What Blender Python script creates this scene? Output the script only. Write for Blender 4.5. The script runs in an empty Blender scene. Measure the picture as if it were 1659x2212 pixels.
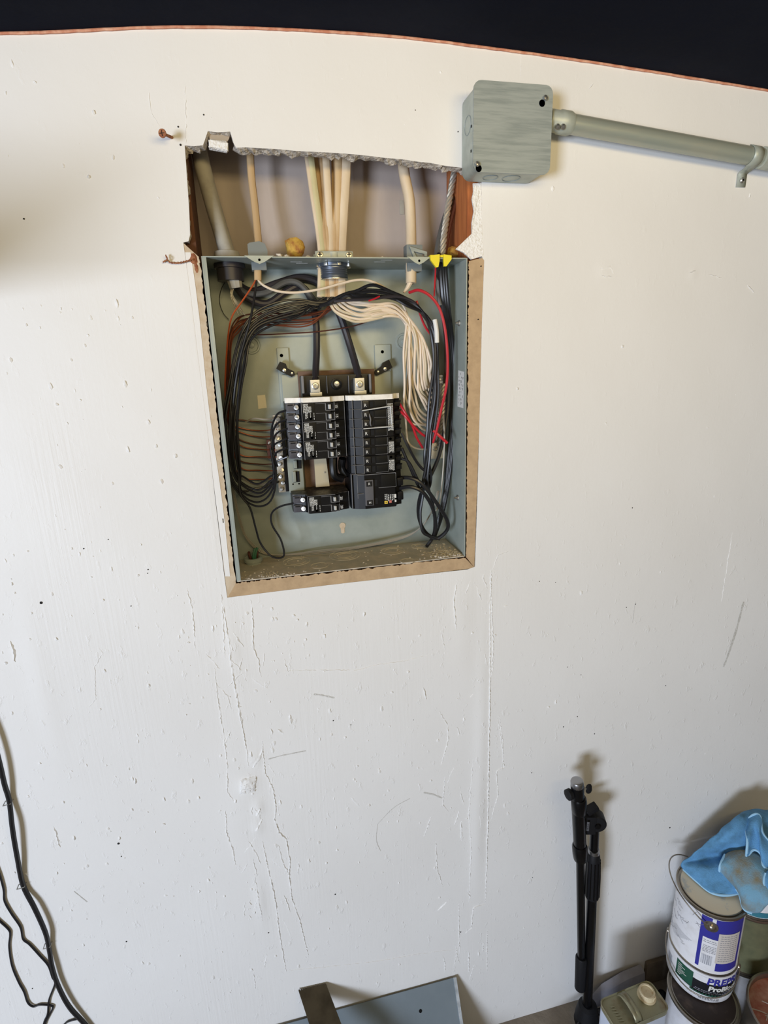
import bpy, bmesh, math, random
import numpy as np
from mathutils import Vector, Matrix, Quaternion

random.seed(7); np.random.seed(7)
SC = bpy.context.scene
COL = SC.collection
R_ = math.radians

# ------------------------------------------------------------------ camera
# wall plane is y = 0, x to the right, z up, floor z = 0 (metres)
FPX = 1187.16
CAM = Vector((-0.12577, -0.79907, 1.40654))
FWD = Vector((0.2049982, 0.94264933, -0.26341596)).normalized()
RGT = Vector((0.97477458, -0.2208997, -0.03190362)).normalized()
DWN = FWD.cross(RGT).normalized()
cd = bpy.data.cameras.new('camera'); cam = bpy.data.objects.new('camera', cd); COL.objects.link(cam)
cd.sensor_fit = 'VERTICAL'; cd.sensor_height = 36.0; cd.lens = 36.0*FPX/2212.0
cd.clip_start = 0.01; cd.clip_end = 60
cam.matrix_world = Matrix(((RGT.x, -DWN.x, -FWD.x, CAM.x), (RGT.y, -DWN.y, -FWD.y, CAM.y), (RGT.z, -DWN.z, -FWD.z, CAM.z), (0, 0, 0, 1)))
SC.camera = cam

# ------------------------------------------------------------------ light
W = bpy.data.worlds.new('world'); SC.world = W; W.use_nodes = True
bg = W.node_tree.nodes['Background']; bg.inputs[0].default_value = (1.0, 0.89, 0.68, 1); bg.inputs[1].default_value = 0.21
def area(name, loc, target, sx, sy, power, col):
    d = bpy.data.lights.new(name, 'AREA'); d.shape = 'RECTANGLE'; d.size = sx; d.size_y = sy; d.energy = power; d.color = col
    o = bpy.data.objects.new(name, d); COL.objects.link(o); o.location = loc
    o.rotation_euler = (Vector(target)-Vector(loc)).to_track_quat('-Z', 'Y').to_euler()
    return o
area('daylight_opening', (-2.55, -3.09, 0.77), (0.0, 0.0, 1.05), 0.9, 0.9, 133.0, (0.75, 0.84, 1.0))
area('ceiling_lamp', (0.16, -1.05, 1.68), (0.16, 0.0, 1.80), 0.9, 0.16, 5.9, (1.0, 0.77, 0.38))
SC.view_settings.view_transform = 'Standard'
try: SC.view_settings.look = 'None'
except Exception: pass
SC.view_settings.exposure = 0.0; SC.view_settings.gamma = 1.0; SC.view_settings.use_curve_mapping = False

# ------------------------------------------------------------------ projection helpers (pixel of the 1659x2212 frame -> point at a real depth)
def ray(px, py): return FWD + RGT*((px-829.5)/FPX) + DWN*((py-1106)/FPX)
def at(px, py, Y=0.0):
    v = ray(px, py); return CAM + v*((Y-CAM.y)/v.y)
def atz(px, py, Z):
    v = ray(px, py); return CAM + v*((Z-CAM.z)/v.z)
def atx(px, py, X):
    v = ray(px, py); return CAM + v*((X-CAM.x)/v.x)

# ------------------------------------------------------------------ materials
MAT = {}
def mat(name, col, rough=0.6, metal=0.0, noise=None, bump=None, spec=None, trans=None):
    """noise=(scale, col2, lo, hi[, stretch xyz])  bump=(scale, strength, distance[, stretch])"""
    if name in MAT: return MAT[name]
    m = bpy.data.materials.new(name); m.use_nodes = True; nt = m.node_tree; b = nt.nodes['Principled BSDF']
    b.inputs['Base Color'].default_value = (*col, 1); b.inputs['Roughness'].default_value = rough; b.inputs['Metallic'].default_value = metal
    if spec is not None: b.inputs['Specular IOR Level'].default_value = spec
    tc = None
    def coord(st):
        nonlocal tc
        if tc is None: tc = nt.nodes.new('ShaderNodeTexCoord')
        if st is None: return tc.outputs['Object']
        mp = nt.nodes.new('ShaderNodeMapping'); mp.inputs['Scale'].default_value = st
        nt.links.new(tc.outputs['Object'], mp.inputs['Vector']); return mp.outputs[0]
    if noise:
        n = nt.nodes.new('ShaderNodeTexNoise'); n.inputs['Scale'].default_value = noise[0]; n.inputs['Detail'].default_value = 6; n.inputs['Roughness'].default_value = 0.6
        nt.links.new(coord(noise[4] if len(noise) > 4 else None), n.inputs['Vector'])
        cr = nt.nodes.new('ShaderNodeValToRGB'); e = cr.color_ramp.elements
        e[0].position = noise[2]; e[0].color = (*col, 1); e[1].position = noise[3]; e[1].color = (*noise[1], 1)
        nt.links.new(n.outputs['Fac'], cr.inputs[0]); nt.links.new(cr.outputs[0], b.inputs['Base Color'])
    if bump:
        n = nt.nodes.new('ShaderNodeTexNoise'); n.inputs['Scale'].default_value = bump[0]; n.inputs['Detail'].default_value = 5
        nt.links.new(coord(bump[3] if len(bump) > 3 else None), n.inputs['Vector'])
        bp = nt.nodes.new('ShaderNodeBump'); bp.inputs['Strength'].default_value = bump[1]; bp.inputs['Distance'].default_value = bump[2]
        nt.links.new(n.outputs['Fac'], bp.inputs['Height']); nt.links.new(bp.outputs[0], b.inputs['Normal'])
    MAT[name] = m
    return m
def srgb(r, g, b):
    f = lambda c: (c/255/12.92) if c/255 <= 0.04045 else ((c/255+0.055)/1.055)**2.4
    return (f(r), f(g), f(b))

def wall_material():
    m = bpy.data.materials.new('wall_paint'); m.use_nodes = True; nt = m.node_tree; N = nt.nodes; L = nt.links
    b = N['Principled BSDF']; b.inputs['Roughness'].default_value = 0.5; b.inputs['Specular IOR Level'].default_value = 0.35
    tc = N.new('ShaderNodeTexCoord')
    # paint colour: off white, faint dirt blotches and thin grey scuffs
    n1 = N.new('ShaderNodeTexNoise'); n1.inputs['Scale'].default_value = 3.0; n1.inputs['Detail'].default_value = 4
    L.new(tc.outputs['Object'], n1.inputs['Vector'])
    cr = N.new('ShaderNodeValToRGB'); e = cr.color_ramp.elements
    e[0].position = 0.3; e[0].color = (0.79, 0.78, 0.76, 1); e[1].position = 0.72; e[1].color = (0.83, 0.825, 0.81, 1)
    L.new(n1.outputs['Fac'], cr.inputs[0])
    n2 = N.new('ShaderNodeTexNoise'); n2.inputs['Scale'].default_value = 26; n2.inputs['Detail'].default_value = 8; n2.inputs['Roughness'].default_value = 0.75
    L.new(tc.outputs['Object'], n2.inputs['Vector'])
    c2 = N.new('ShaderNodeValToRGB'); e = c2.color_ramp.elements
    e[0].position = 0.685; e[0].color = (0, 0, 0, 1); e[1].position = 0.80; e[1].color = (0.5, 0.5, 0.5, 1)
    L.new(n2.outputs['Fac'], c2.inputs[0])
    mx = N.new('ShaderNodeMixRGB'); mx.inputs[2].default_value = (0.42, 0.41, 0.40, 1)
    L.new(c2.outputs[0], mx.inputs[0]); L.new(cr.outputs[0], mx.inputs[1]); L.new(mx.outputs[0], b.inputs['Base Color'])
    # relief: roller stipple + vertical brush strokes (strongest left of the panel)
    mp = N.new('ShaderNodeMapping'); mp.inputs['Scale'].default_value = (260, 1, 9); L.new(tc.outputs['Object'], mp.inputs['Vector'])
    st = N.new('ShaderNodeTexNoise'); st.inputs['Scale'].default_value = 1.0; st.inputs['Detail'].default_value = 3; L.new(mp.outputs[0], st.inputs['Vector'])
    sep = N.new('ShaderNodeSeparateXYZ'); L.new(tc.outputs['Object'], sep.inputs[0])
    mr = N.new('ShaderNodeMapRange'); mr.inputs['From Min'].default_value = 0.35; mr.inputs['From Max'].default_value = -0.1
    mr.inputs['To Min'].default_value = 0.06; mr.inputs['To Max'].default_value = 0.42; L.new(sep.outputs['X'], mr.inputs['Value'])
    mrz = N.new('ShaderNodeMapRange'); mrz.inputs['From Min'].default_value = 1.75; mrz.inputs['From Max'].default_value = 1.3
    mrz.inputs['To Min'].default_value = 0.15; mrz.inputs['To Max'].default_value = 1.0; L.new(sep.outputs['Z'], mrz.inputs['Value'])
    mm = N.new('ShaderNodeMath'); mm.operation = 'MULTIPLY'; L.new(mr.outputs[0], mm.inputs[0]); L.new(mrz.outputs[0], mm.inputs[1])
    pm = N.new('ShaderNodeMapping'); pm.inputs['Scale'].default_value = (9, 1, 2.5); L.new(tc.outputs['Object'], pm.inputs['Vector'])
    pn = N.new('ShaderNodeTexNoise'); pn.inputs['Scale'].default_value = 1.0; pn.inputs['Detail'].default_value = 2; L.new(pm.outputs[0], pn.inputs['Vector'])
    pr = N.new('ShaderNodeMapRange'); pr.inputs['From Min'].default_value = 0.42; pr.inputs['From Max'].default_value = 0.68; L.new(pn.outputs['Fac'], pr.inputs['Value'])
    m2 = N.new('ShaderNodeMath'); m2.operation = 'MULTIPLY'; L.new(mm.outputs[0], m2.inputs[0]); L.new(pr.outputs[0], m2.inputs[1])
    b1 = N.new('ShaderNodeBump'); b1.inputs['Distance'].default_value = 0.0012; L.new(m2.outputs[0], b1.inputs['Strength']); L.new(st.outputs['Fac'], b1.inputs['Height'])
    sp = N.new('ShaderNodeTexNoise'); sp.inputs['Scale'].default_value = 190; sp.inputs['Detail'].default_value = 3; L.new(tc.outputs['Object'], sp.inputs['Vector'])
    b2 = N.new('ShaderNodeBump'); b2.inputs['Distance'].default_value = 0.0006; b2.inputs['Strength'].default_value = 0.16
    L.new(sp.outputs['Fac'], b2.inputs['Height']); L.new(b1.outputs[0], b2.inputs['Normal'])
    lg = N.new('ShaderNodeTexNoise'); lg.inputs['Scale'].default_value = 22; lg.inputs['Detail'].default_value = 3; L.new(tc.outputs['Object'], lg.inputs['Vector'])
    b3 = N.new('ShaderNodeBump'); b3.inputs['Distance'].default_value = 0.004; b3.inputs['Strength'].default_value = 0.12
    L.new(lg.outputs['Fac'], b3.inputs['Height']); L.new(b2.outputs[0], b3.inputs['Normal'])
    # sparse lumps and drips of old paint
    dp = N.new('ShaderNodeMapping'); dp.inputs['Scale'].default_value = (1, 1, 0.55); L.new(tc.outputs['Object'], dp.inputs['Vector'])
    dn_ = N.new('ShaderNodeTexNoise'); dn_.inputs['Scale'].default_value = 75; dn_.inputs['Detail'].default_value = 4; dn_.inputs['Roughness'].default_value = 0.65; L.new(dp.outputs[0], dn_.inputs['Vector'])
    dr = N.new('ShaderNodeMapRange'); dr.inputs['From Min'].default_value = 0.60; dr.inputs['From Max'].default_value = 0.74; L.new(dn_.outputs['Fac'], dr.inputs['Value'])
    lm = N.new('ShaderNodeMapRange'); lm.inputs['From Min'].default_value = 1.25; lm.inputs['From Max'].default_value = 0.95; lm.inputs['To Min'].default_value = 0.12; lm.inputs['To Max'].default_value = 0.55; L.new(sep.outputs['Z'], lm.inputs['Value'])
    b4 = N.new('ShaderNodeBump'); b4.inputs['Distance'].default_value = 0.0012; L.new(lm.outputs[0], b4.inputs['Strength']); L.new(dr.outputs[0], b4.inputs['Height']); L.new(b3.outputs[0], b4.inputs['Normal'])
    L.new(b4.outputs[0], b.inputs['Normal'])
    MAT['wall_paint'] = m
    return m
wall_material()
mat('navy', srgb(17, 21, 34), 0.95, noise=(5.0, srgb(27, 30, 40), 0.45, 0.8), bump=(14, 0.4, 0.01), spec=0.1)
mat('rim', srgb(196, 128, 100), 0.8, noise=(90, srgb(226, 178, 150), 0.4, 0.7))
mat('gypsum', srgb(205, 198, 188), 0.95, noise=(160, srgb(120, 108, 95), 0.45, 0.75), bump=(260, 0.9, 0.003))
mat('gypsum_white', srgb(244, 243, 240), 0.95, noise=(240, srgb(214, 206, 196), 0.5, 0.8), bump=(320, 0.8, 0.003))
mat('tan_paper', srgb(190, 163, 128), 0.9, noise=(60, srgb(172, 146, 114), 0.4, 0.7), bump=(200, 0.25, 0.001))
mat('tan_pale', srgb(206, 190, 166), 0.9, noise=(70, srgb(190, 168, 138), 0.4, 0.7), bump=(200, 0.25, 0.001))
mat('cut_edge', srgb(120, 84, 52), 0.95, noise=(320, srgb(45, 30, 20), 0.35, 0.62), bump=(400, 1.0, 0.003))
mat('cavity_paper', srgb(184, 172, 164), 0.9, noise=(9, srgb(164, 152, 144), 0.35, 0.7, (1, 1, 0.5)), bump=(60, 0.15, 0.001))
mat('wood_orange', srgb(196, 118, 64), 0.7, noise=(20, srgb(150, 80, 40), 0.4, 0.75, (9, 9, 0.6)), bump=(60, 0.3, 0.001, (4, 4, 0.4)))
mat('wood_brown', srgb(112, 72, 48), 0.8, noise=(30, srgb(66, 38, 24), 0.35, 0.75, (6, 6, 0.5)), bump=(60, 0.4, 0.001, (4, 4, 0.4)))
mat('panel_grey', srgb(160, 168, 161), 0.4, 0.1, noise=(30, srgb(147, 156, 149), 0.4, 0.75), spec=0.5)
mat('panel_dusty', srgb(186, 180, 166), 0.85, 0.0, noise=(45, srgb(212, 198, 178), 0.40, 0.66), bump=(300, 0.3, 0.001))
mat('tray_grey', srgb(150, 156, 146), 0.4, 0.3)
mat('galvanised', srgb(158, 166, 164), 0.5, 0.15, noise=(14, srgb(138, 147, 146), 0.42, 0.62, (1.2, 1, 14)), bump=(30, 0.12, 0.001, (1, 1, 16)))
mat('galvanised_side', srgb(178, 184, 174), 0.45, 0.2, noise=(40, srgb(156, 163, 153), 0.4, 0.7))
mat('conduit', srgb(160, 168, 158), 0.38, 0.35, noise=(10, srgb(176, 176, 160), 0.4, 0.7, (1, 6, 6)))
mat('steel', (0.55, 0.54, 0.51), 0.32, 0.9)
mat('steel_dull', (0.42, 0.41, 0.38), 0.5, 0.8, noise=(120, (0.25, 0.22, 0.19), 0.4, 0.7))
mat('lug', (0.62, 0.60, 0.53), 0.45, 0.6)
mat('zinc_blue', srgb(112, 120, 134), 0.35, 0.75)
mat('hole', (0.006, 0.006, 0.006), 0.9)
mat('black_plastic', srgb(13, 13, 15), 0.38, spec=0.3, noise=(80, srgb(24, 24, 26), 0.5, 0.8))
mat('black_plastic_dusty', srgb(34, 34, 36), 0.5, noise=(160, srgb(120, 116, 110), 0.50, 0.72))
mat('breaker_end', srgb(78, 78, 86), 0.45, noise=(60, srgb(54, 54, 60), 0.4, 0.7))
mat('breaker_top', srgb(246, 242, 234), 0.9, noise=(90, srgb(222, 216, 204), 0.45, 0.75))
mat('edge_grey', srgb(120, 120, 122), 0.6)
mat('label_black', srgb(12, 12, 10), 0.5, spec=0.25)
mat('print_white', srgb(225, 225, 220), 0.6)
mat('print_yellow', srgb(222, 190, 70), 0.6)
mat('print_red', srgb(190, 110, 100), 0.6)
mat('toggle', srgb(24, 24, 26), 0.35)
mat('toggle_grey', srgb(88, 88, 92), 0.45)
mat('toggle_white', srgb(200, 200, 196), 0.45)
mat('tan_bus', srgb(196, 186, 160), 0.45, 0.3)
mat('brown_fibre', srgb(122, 96, 78), 0.8, noise=(50, srgb(104, 80, 64), 0.4, 0.7))
mat('ins_black', srgb(26, 26, 29), 0.34, spec=0.5)
mat('ins_black_thick', srgb(46, 42, 46), 0.45, spec=0.5)
mat('ins_grey', srgb(92, 92, 90), 0.45)
mat('ins_white', srgb(226, 208, 184), 0.45)
mat('ins_white2', srgb(205, 190, 160), 0.45)
mat('ins_red', srgb(186, 34, 46), 0.35)
mat('ins_orange', srgb(196, 92, 48), 0.4, 0.3)
mat('ins_green', srgb(58, 110, 84), 0.45)
mat('copper', srgb(146, 82, 54), 0.45, 0.45)
mat('copper_dull', srgb(92, 54, 42), 0.5, 0.3)
mat('alu', srgb(178, 172, 160), 0.55, 0.5)
mat('nm_cream', srgb(222, 203, 174), 0.5, noise=(40, srgb(200, 178, 146), 0.4, 0.75, (1, 1, 0.3)))
mat('nm_tan', srgb(206, 178, 136), 0.5, noise=(40, srgb(176, 140, 98), 0.4, 0.75, (1, 1, 0.3)))
mat('nm_olive', srgb(204, 196, 152), 0.5, noise=(40, srgb(186, 172, 128), 0.4, 0.75, (1, 1, 0.3)))
mat('nm_amber', srgb(190, 160, 118), 0.5)
mat('se_grey', srgb(172, 168, 156), 0.75, noise=(40, srgb(146, 140, 130), 0.4, 0.75))
mat('clamp_grey', srgb(122, 128, 126), 0.55)
mat('yellow_plastic', srgb(232, 214, 26), 0.4)
mat('foam', srgb(206, 166, 74), 0.8, noise=(90, srgb(160, 104, 50), 0.42, 0.65), bump=(120, 0.6, 0.004))
mat('rust', srgb(140, 84, 56), 0.85, noise=(200, srgb(176, 122, 84), 0.4, 0.7), bump=(300, 0.5, 0.002))
mat('paper_flap', srgb(172, 160, 144), 0.9, noise=(70, srgb(186, 146, 118), 0.5, 0.7))
mat('sticker', srgb(226, 226, 222), 0.6)
mat('tape', srgb(228, 220, 196), 0.6)
mat('concrete', srgb(150, 140, 126), 0.92, noise=(14, srgb(116, 106, 94), 0.35, 0.7), bump=(80, 0.4, 0.004))
mat('stand_black', srgb(7, 7, 9), 0.28, spec=0.35)
mat('stand_rubber', srgb(20, 20, 23), 0.6, spec=0.25)
mat('chrome', (0.36, 0.36, 0.37), 0.34, 1.0)
mat('can_white', srgb(232, 232, 236), 0.5, noise=(50, srgb(216, 214, 214), 0.45, 0.75))
mat('can_metal', srgb(158, 150, 138), 0.3, 0.9)
mat('can_lid', srgb(236, 226, 204), 0.55, 0.0, noise=(26, srgb(170, 186, 200), 0.55, 0.7))
mat('can_blue', srgb(52, 52, 150), 0.45)
mat('can_green', srgb(36, 84, 66), 0.45)
mat('can_black', srgb(20, 22, 28), 0.45)
mat('can_beige', srgb(206, 198, 190), 0.55)
mat('can_teal', srgb(54, 122, 140), 0.45)
mat('can_olive', srgb(104, 108, 84), 0.3, 0.2, noise=(24, srgb(126, 126, 96), 0.4, 0.7))
mat('can_dark', srgb(48, 36, 30), 0.6, noise=(30, srgb(88, 72, 62), 0.52, 0.72))
mat('rust_paint', srgb(168, 92, 68), 0.45, noise=(24, srgb(205, 160, 138), 0.45, 0.72), bump=(60, 0.4, 0.004))
mat('scribble', srgb(150, 152, 160), 0.6)
mat('tin', srgb(150, 148, 122), 0.42, 0.35, noise=(22, srgb(122, 96, 66), 0.55, 0.78))
mat('tin_label', srgb(196, 204, 220), 0.5)
mat('cap_cream', srgb(214, 200, 166), 0.55, noise=(80, srgb(180, 150, 110), 0.55, 0.75))
mat('towel', srgb(98, 156, 204), 0.95, noise=(26, srgb(72, 112, 134), 0.45, 0.75), bump=(500, 0.6, 0.002))
mat('towel_dirty', srgb(118, 164, 190), 0.95, noise=(16, srgb(132, 124, 100), 0.42, 0.6), bump=(500, 0.6, 0.002))
mat('hem', srgb(160, 206, 236), 0.9)
mat('grey_vinyl', srgb(152, 152, 162), 0.6, noise=(20, srgb(136, 134, 140), 0.4, 0.7))
mat('base_brown', srgb(128, 116, 100), 0.8, noise=(18, srgb(104, 92, 78), 0.4, 0.7))
mat('cover_grey', srgb(132, 144, 152), 0.45, 0.2, noise=(8, srgb(122, 134, 142), 0.4, 0.7))
mat('cover_edge', srgb(196, 202, 206), 0.5, 0.1, noise=(60, srgb(150, 158, 162), 0.4, 0.7))
mat('blade', srgb(58, 54, 48), 0.4, 0.5, noise=(22, srgb(34, 31, 28), 0.4, 0.65))
mat('crumb', srgb(222, 212, 196), 0.95)
mat('dust_grey', srgb(214, 206, 190), 0.95)
mat('dark_void', srgb(26, 24, 22), 0.9)

# ------------------------------------------------------------------ mesh builder
def frame(dirv):
    d = Vector(dirv).normalized()
    u = d.cross(Vector((0, 0, 1)))
    if u.length < 1e-4: u = d.cross(Vector((1, 0, 0)))
    u.normalize(); return d, u, d.cross(u).normalized()
def catmull(P, n=6):
    P = [Vector(p) for p in P]
    if len(P) < 3: return P
    Q = [P[0]*2-P[1]] + P + [P[-1]*2-P[-2]]
    out = []
    for i in range(1, len(Q)-2):
        a, b, c, d = Q[i-1:i+3]
        for k in range(n):
            t = k/n
            out.append(0.5*((2*b)+(c-a)*t+(2*a-5*b+4*c-d)*t*t+(3*b-a-3*c+d)*t**3))
    out.append(P[-1]); return out
class MB:
    def __init__(s): s.v = []; s.f = []
    def add(s, vs, fs):
        o = len(s.v); s.v += [tuple(v) for v in vs]; s.f += [tuple(i+o for i in f) for f in fs]; return s
    def box(s, c, size, rot=None, bev=0.0):
        bm = bmesh.new(); bmesh.ops.create_cube(bm, size=1.0)
        for v in bm.verts: v.co = Vector((v.co.x*size[0], v.co.y*size[1], v.co.z*size[2]))
        if bev > 0: bmesh.ops.bevel(bm, geom=bm.edges[:], offset=min(bev, min(size)*0.45), segments=2, affect='EDGES', profile=0.7)
        M = Matrix.Translation(Vector(c)) @ (rot.to_4x4() if rot is not None else Matrix.Identity(4))
        bm.verts.index_update()
        s.add([M @ v.co for v in bm.verts], [[v.index for v in f.verts] for f in bm.faces]); bm.free(); return s
    def bb(s, x0, x1, y0, y1, z0, z1, bev=0.0):
        return s.box(((x0+x1)/2, (y0+y1)/2, (z0+z1)/2), (abs(x1-x0), abs(y1-y0), abs(z1-z0)), None, bev)
    def tube(s, pts, r, n=8, sm=6, flat=1.0, cap=True, side=None):
        P = catmull(pts, sm) if sm else [Vector(p) for p in pts]
        m = len(P)
        rr = r if isinstance(r, (list, tuple)) else [r]*2
        T = [(P[min(i+1, m-1)]-P[max(i-1, 0)]).normalized() for i in range(m)]
        if side is None: _, u, _ = frame(T[0])
        else: u = Vector(side)
        vs = []
        for i in range(m):
            u = (u - T[i]*u.dot(T[i])).normalized(); w = T[i].cross(u)
            t = i/(m-1)*(len(rr)-1); k = min(int(t), len(rr)-2); rad = rr[k]+(rr[k+1]-rr[k])*(t-k)
            for j in range(n):
                a = 2*math.pi*j/n; vs.append(P[i]+u*(math.cos(a)*rad)+w*(math.sin(a)*rad*flat))
        fs = [(i*n+j, i*n+(j+1) % n, (i+1)*n+(j+1) % n, (i+1)*n+j) for i in range(m-1) for j in range(n)]
        if cap: fs += [tuple(range(n-1, -1, -1)), tuple((m-1)*n+j for j in range(n))]
        return s.add(vs, fs)
    def lathe(s, prof, org, axis=(0, 0, 1), n=24, a0=0.0, a1=None, cap=True):
        d, u, w = frame(axis); o = Vector(org); full = a1 is None
        k = n if full else n+1
        vs = []
        for (r, h) in prof:
            for j in range(k):
                a = a0+(2*math.pi if full else a1-a0)*j/n
                vs.append(o+d*h+u*(math.cos(a)*r)+w*(math.sin(a)*r))
        fs = []
        for i in range(len(prof)-1):
            for j in range(n):
                j2 = (j+1) % k
                fs.append((i*k+j, i*k+j2, (i+1)*k+j2, (i+1)*k+j))
        if full and cap:
            if prof[0][0] > 1e-7: fs.append(tuple(range(k-1, -1, -1)))
            if prof[-1][0] > 1e-7: fs.append(tuple((len(prof)-1)*k+j for j in range(k)))
        return s.add(vs, fs)
    def prism(s, poly, org, ux, uy, depth):
        """poly in (ux,uy) about org, extruded along depth vector"""
        o = Vector(org); ux = Vector(ux); uy = Vector(uy); d = Vector(depth); n = len(poly)
        a = [o+ux*p[0]+uy*p[1] for p in poly]
        return s.add(a+[p+d for p in a], [tuple(range(n)), tuple(range(2*n-1, n-1, -1))]+[(i, (i+1) % n, n+(i+1) % n, n+i) for i in range(n)])
    def quad(s, a, b, c, d): return s.add([a, b, c, d], [(0, 1, 2, 3)])
    def cyl(s, cx, cy, r, z0, z1, a0, a1, n=16):
        """curved label patch on an upright can; angles in degrees"""
        vs = []
        for z in (z0, z1):
            for j in range(n+1):
                a = R_(a0+(a1-a0)*j/n); vs.append((cx+r*math.cos(a), cy+r*math.sin(a), z))
        return s.add(vs, [(j, j+1, n+2+j, n+1+j) for j in range(n)])
    def blob(s, c, r, sub=1, jit=0.3, squash=(1, 1, 1)):
        bm = bmesh.new(); bmesh.ops.create_icosphere(bm, subdivisions=sub, radius=1.0); bm.verts.index_update()
        s.add([(c[0]+v.co.x*r*squash[0]*(1+random.uniform(-jit, jit)), c[1]+v.co.y*r*squash[1]*(1+random.uniform(-jit, jit)), c[2]+v.co.z*r*squash[2]*(1+random.uniform(-jit, jit))) for v in bm.verts], [[v.index for v in f.verts] for f in bm.faces]); bm.free(); return s
    def mesh(s, name, m, smooth=True, ang=35):
        me = bpy.data.meshes.new(name); me.from_pydata(s.v, [], s.f); me.validate()
        bm = bmesh.new(); bm.from_mesh(me); bmesh.ops.recalc_face_normals(bm, faces=bm.faces[:]); bm.to_mesh(me); bm.free()
        me.materials.append(MAT[m])
        if smooth:
            me.polygons.foreach_set('use_smooth', [True]*len(me.polygons)); me.set_sharp_from_angle(angle=R_(ang))
        return me
def tag(o, label=None, cat=None, group=None, kind=None):
    if label: o['label'] = label
    if cat: o['category'] = cat
    if group: o['group'] = group
    if kind: o['kind'] = kind
    return o
def thing(name, label, cat, loc=(0, 0, 0), group=None):
    o = bpy.data.objects.new(name, None); COL.objects.link(o); o.location = loc; o.empty_display_size = 0.02
    return tag(o, label, cat, group)
def part(name, mb, m, parent, label=None, kind=None, smooth=True, ang=35):
    """geometry in world coordinates; the parent is an Empty (moved) or a mesh part (unmoved)"""
    o = bpy.data.objects.new(name, mb.mesh(name, m, smooth, ang)); COL.objects.link(o)
    if parent is not None:
        o.parent = parent
        if parent.type == 'EMPTY': o.location = -Vector(parent.location)
    if label: o['label'] = label
    if kind: o['kind'] = kind
    return o
def single(name, mb, m, label, cat, group=None, kind=None, smooth=True, ang=35):
    return tag(part(name, mb, m, None, None, None, smooth, ang), label, cat, group, kind)
def struct(name, mb, m, smooth=True): return tag(part(name, mb, m, None, None, None, smooth), kind='structure')
_txt = {}
def text_geo(s, size, bold=0.0, shear=0.0):
    if (s, size) in _txt: return _txt[(s, size)]
    cu = bpy.data.curves.new('t', 'FONT'); cu.body = s; cu.size = size; cu.align_x = 'CENTER'; cu.align_y = 'CENTER'; cu.resolution_u = 3; cu.offset = bold; cu.shear = shear
    o = bpy.data.objects.new('t', cu); COL.objects.link(o)
    me = o.evaluated_get(bpy.context.evaluated_depsgraph_get()).to_mesh()
    g = ([tuple(v.co) for v in me.vertices], [tuple(p.vertices) for p in me.polygons])
    bpy.data.objects.remove(o); bpy.data.curves.remove(cu); _txt[(s, size)] = g
    return g
def text_on(mb, s, size, org, ux, uy):
    v, f = text_geo(s, size); o = Vector(org); ux = Vector(ux); uy = Vector(uy)
    mb.add([o+ux*p[0]+uy*p[1] for p in v], f); return mb

# ================================================================== THE SETTING
ARX = [-1.9, -1.0, -0.6, -0.369, -0.17, 0.069, 0.339, 0.652, 1.0, 1.5, 2.3]
ARZ = [1.72, 1.735, 1.755, 1.769, 1.794, 1.803, 1.794, 1.777, 1.755, 1.735, 1.72]
_xs = np.linspace(-1.9, 2.3, 841); _zs = np.interp(_xs, ARX, ARZ); _k = np.hanning(61); _k /= _k.sum()
_zs = np.convolve(np.pad(_zs, 30, mode='edge'), _k, mode='valid')
def arch(x): return np.interp(x, _xs, _zs)
# hole outline (edge of the white paint) in wall x,z
def pxz(px, py, Y=0.0):
    p = at(px, py, Y); return (p.x, p.z)
HOLE = [pxz(*p) for p in [(399, 314), (420, 316), (446, 312), (444, 298), (449, 283), (470, 286), (497, 284), (502, 300), (507, 319), (530, 318), (560, 320), (600, 322), (640, 326), (680, 328), (720, 330), (760, 333), (800, 337), (830, 341), (870, 344), (900, 349), (930, 352), (960, 358), (985, 361), (1000, 363), (1041, 366), (1040, 395), (1041, 440), (1038, 500), (1040, 556), (1046, 562), (1041, 700), (1036, 900), (1031, 1080), (1026, 1224), (1010, 1230), (760, 1258), (600, 1277), (491, 1291), (484, 1240), (465, 1080), (448, 930), (430, 790), (412, 640), (396, 524), (411, 520), (409, 460), (405, 400)]]
def in_poly(x, z, poly):
    c = np.zeros(x.shape, bool); n = len(poly)
    for i in range(n):
        x0, z0 = poly[i]; x1, z1 = poly[(i+1) % n]
        with np.errstate(divide='ignore', invalid='ignore'):
            t = ((z0 > z) != (z1 > z)) & (x < (x1-x0)*(z-z0)/(z1-z0)+x0)
        c ^= t
    return c
def near_poly(x, z, poly):
    best = (1e9, 0, 0)
    for i in range(len(poly)):
        a = np.array(poly[i]); b = np.array(poly[(i+1) % len(poly)]); p = np.array((x, z)); d = b-a
        t = max(0, min(1, ((p-a)@d)/(d@d+1e-12))); q = a+d*t; e = np.hypot(*(p-q))
        if e < best[0]: best = (e, q[0], q[1])
    return best[1], best[2]
# bulges of the painted-over joint tape etc: (px, py, half width, half height, rise)
BULGE = [(536, 1694, .014, .016, .0030), (551, 1640, .010, .014, .0022), (558, 1745, .008, .016, .0022), (556, 1785, .008, .014, .002), (562, 1945, .008, .045, .0020), (1040, 1600, .012, .22, .0016), (1030, 1800, .014, .12, .0018), (515, 1700, .03, .12, .0012), (500, 1400, .012, .05, .0014), (1000, 1330, .02, .10, .0012), (1305, 585, .012, .01, .0008), (1497, 592, .006, .006, .001), (90, 1480, .016, .10, .0012)]
BULGE = [(*pxz(a, b), c, d, e) for a, b, c, d, e in BULGE]
def relief(x, z):
    h = 0.0005*np.sin(x*11+np.sin(z*7)*1.3)*np.sin(z*8+1)+0.0002*np.sin(x*37+z*23)
    for bx, bz, w, t, e in BULGE: h = h+e*np.exp(-((x-bx)/w)**2-((z-bz)/t)**2)
    return h
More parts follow.
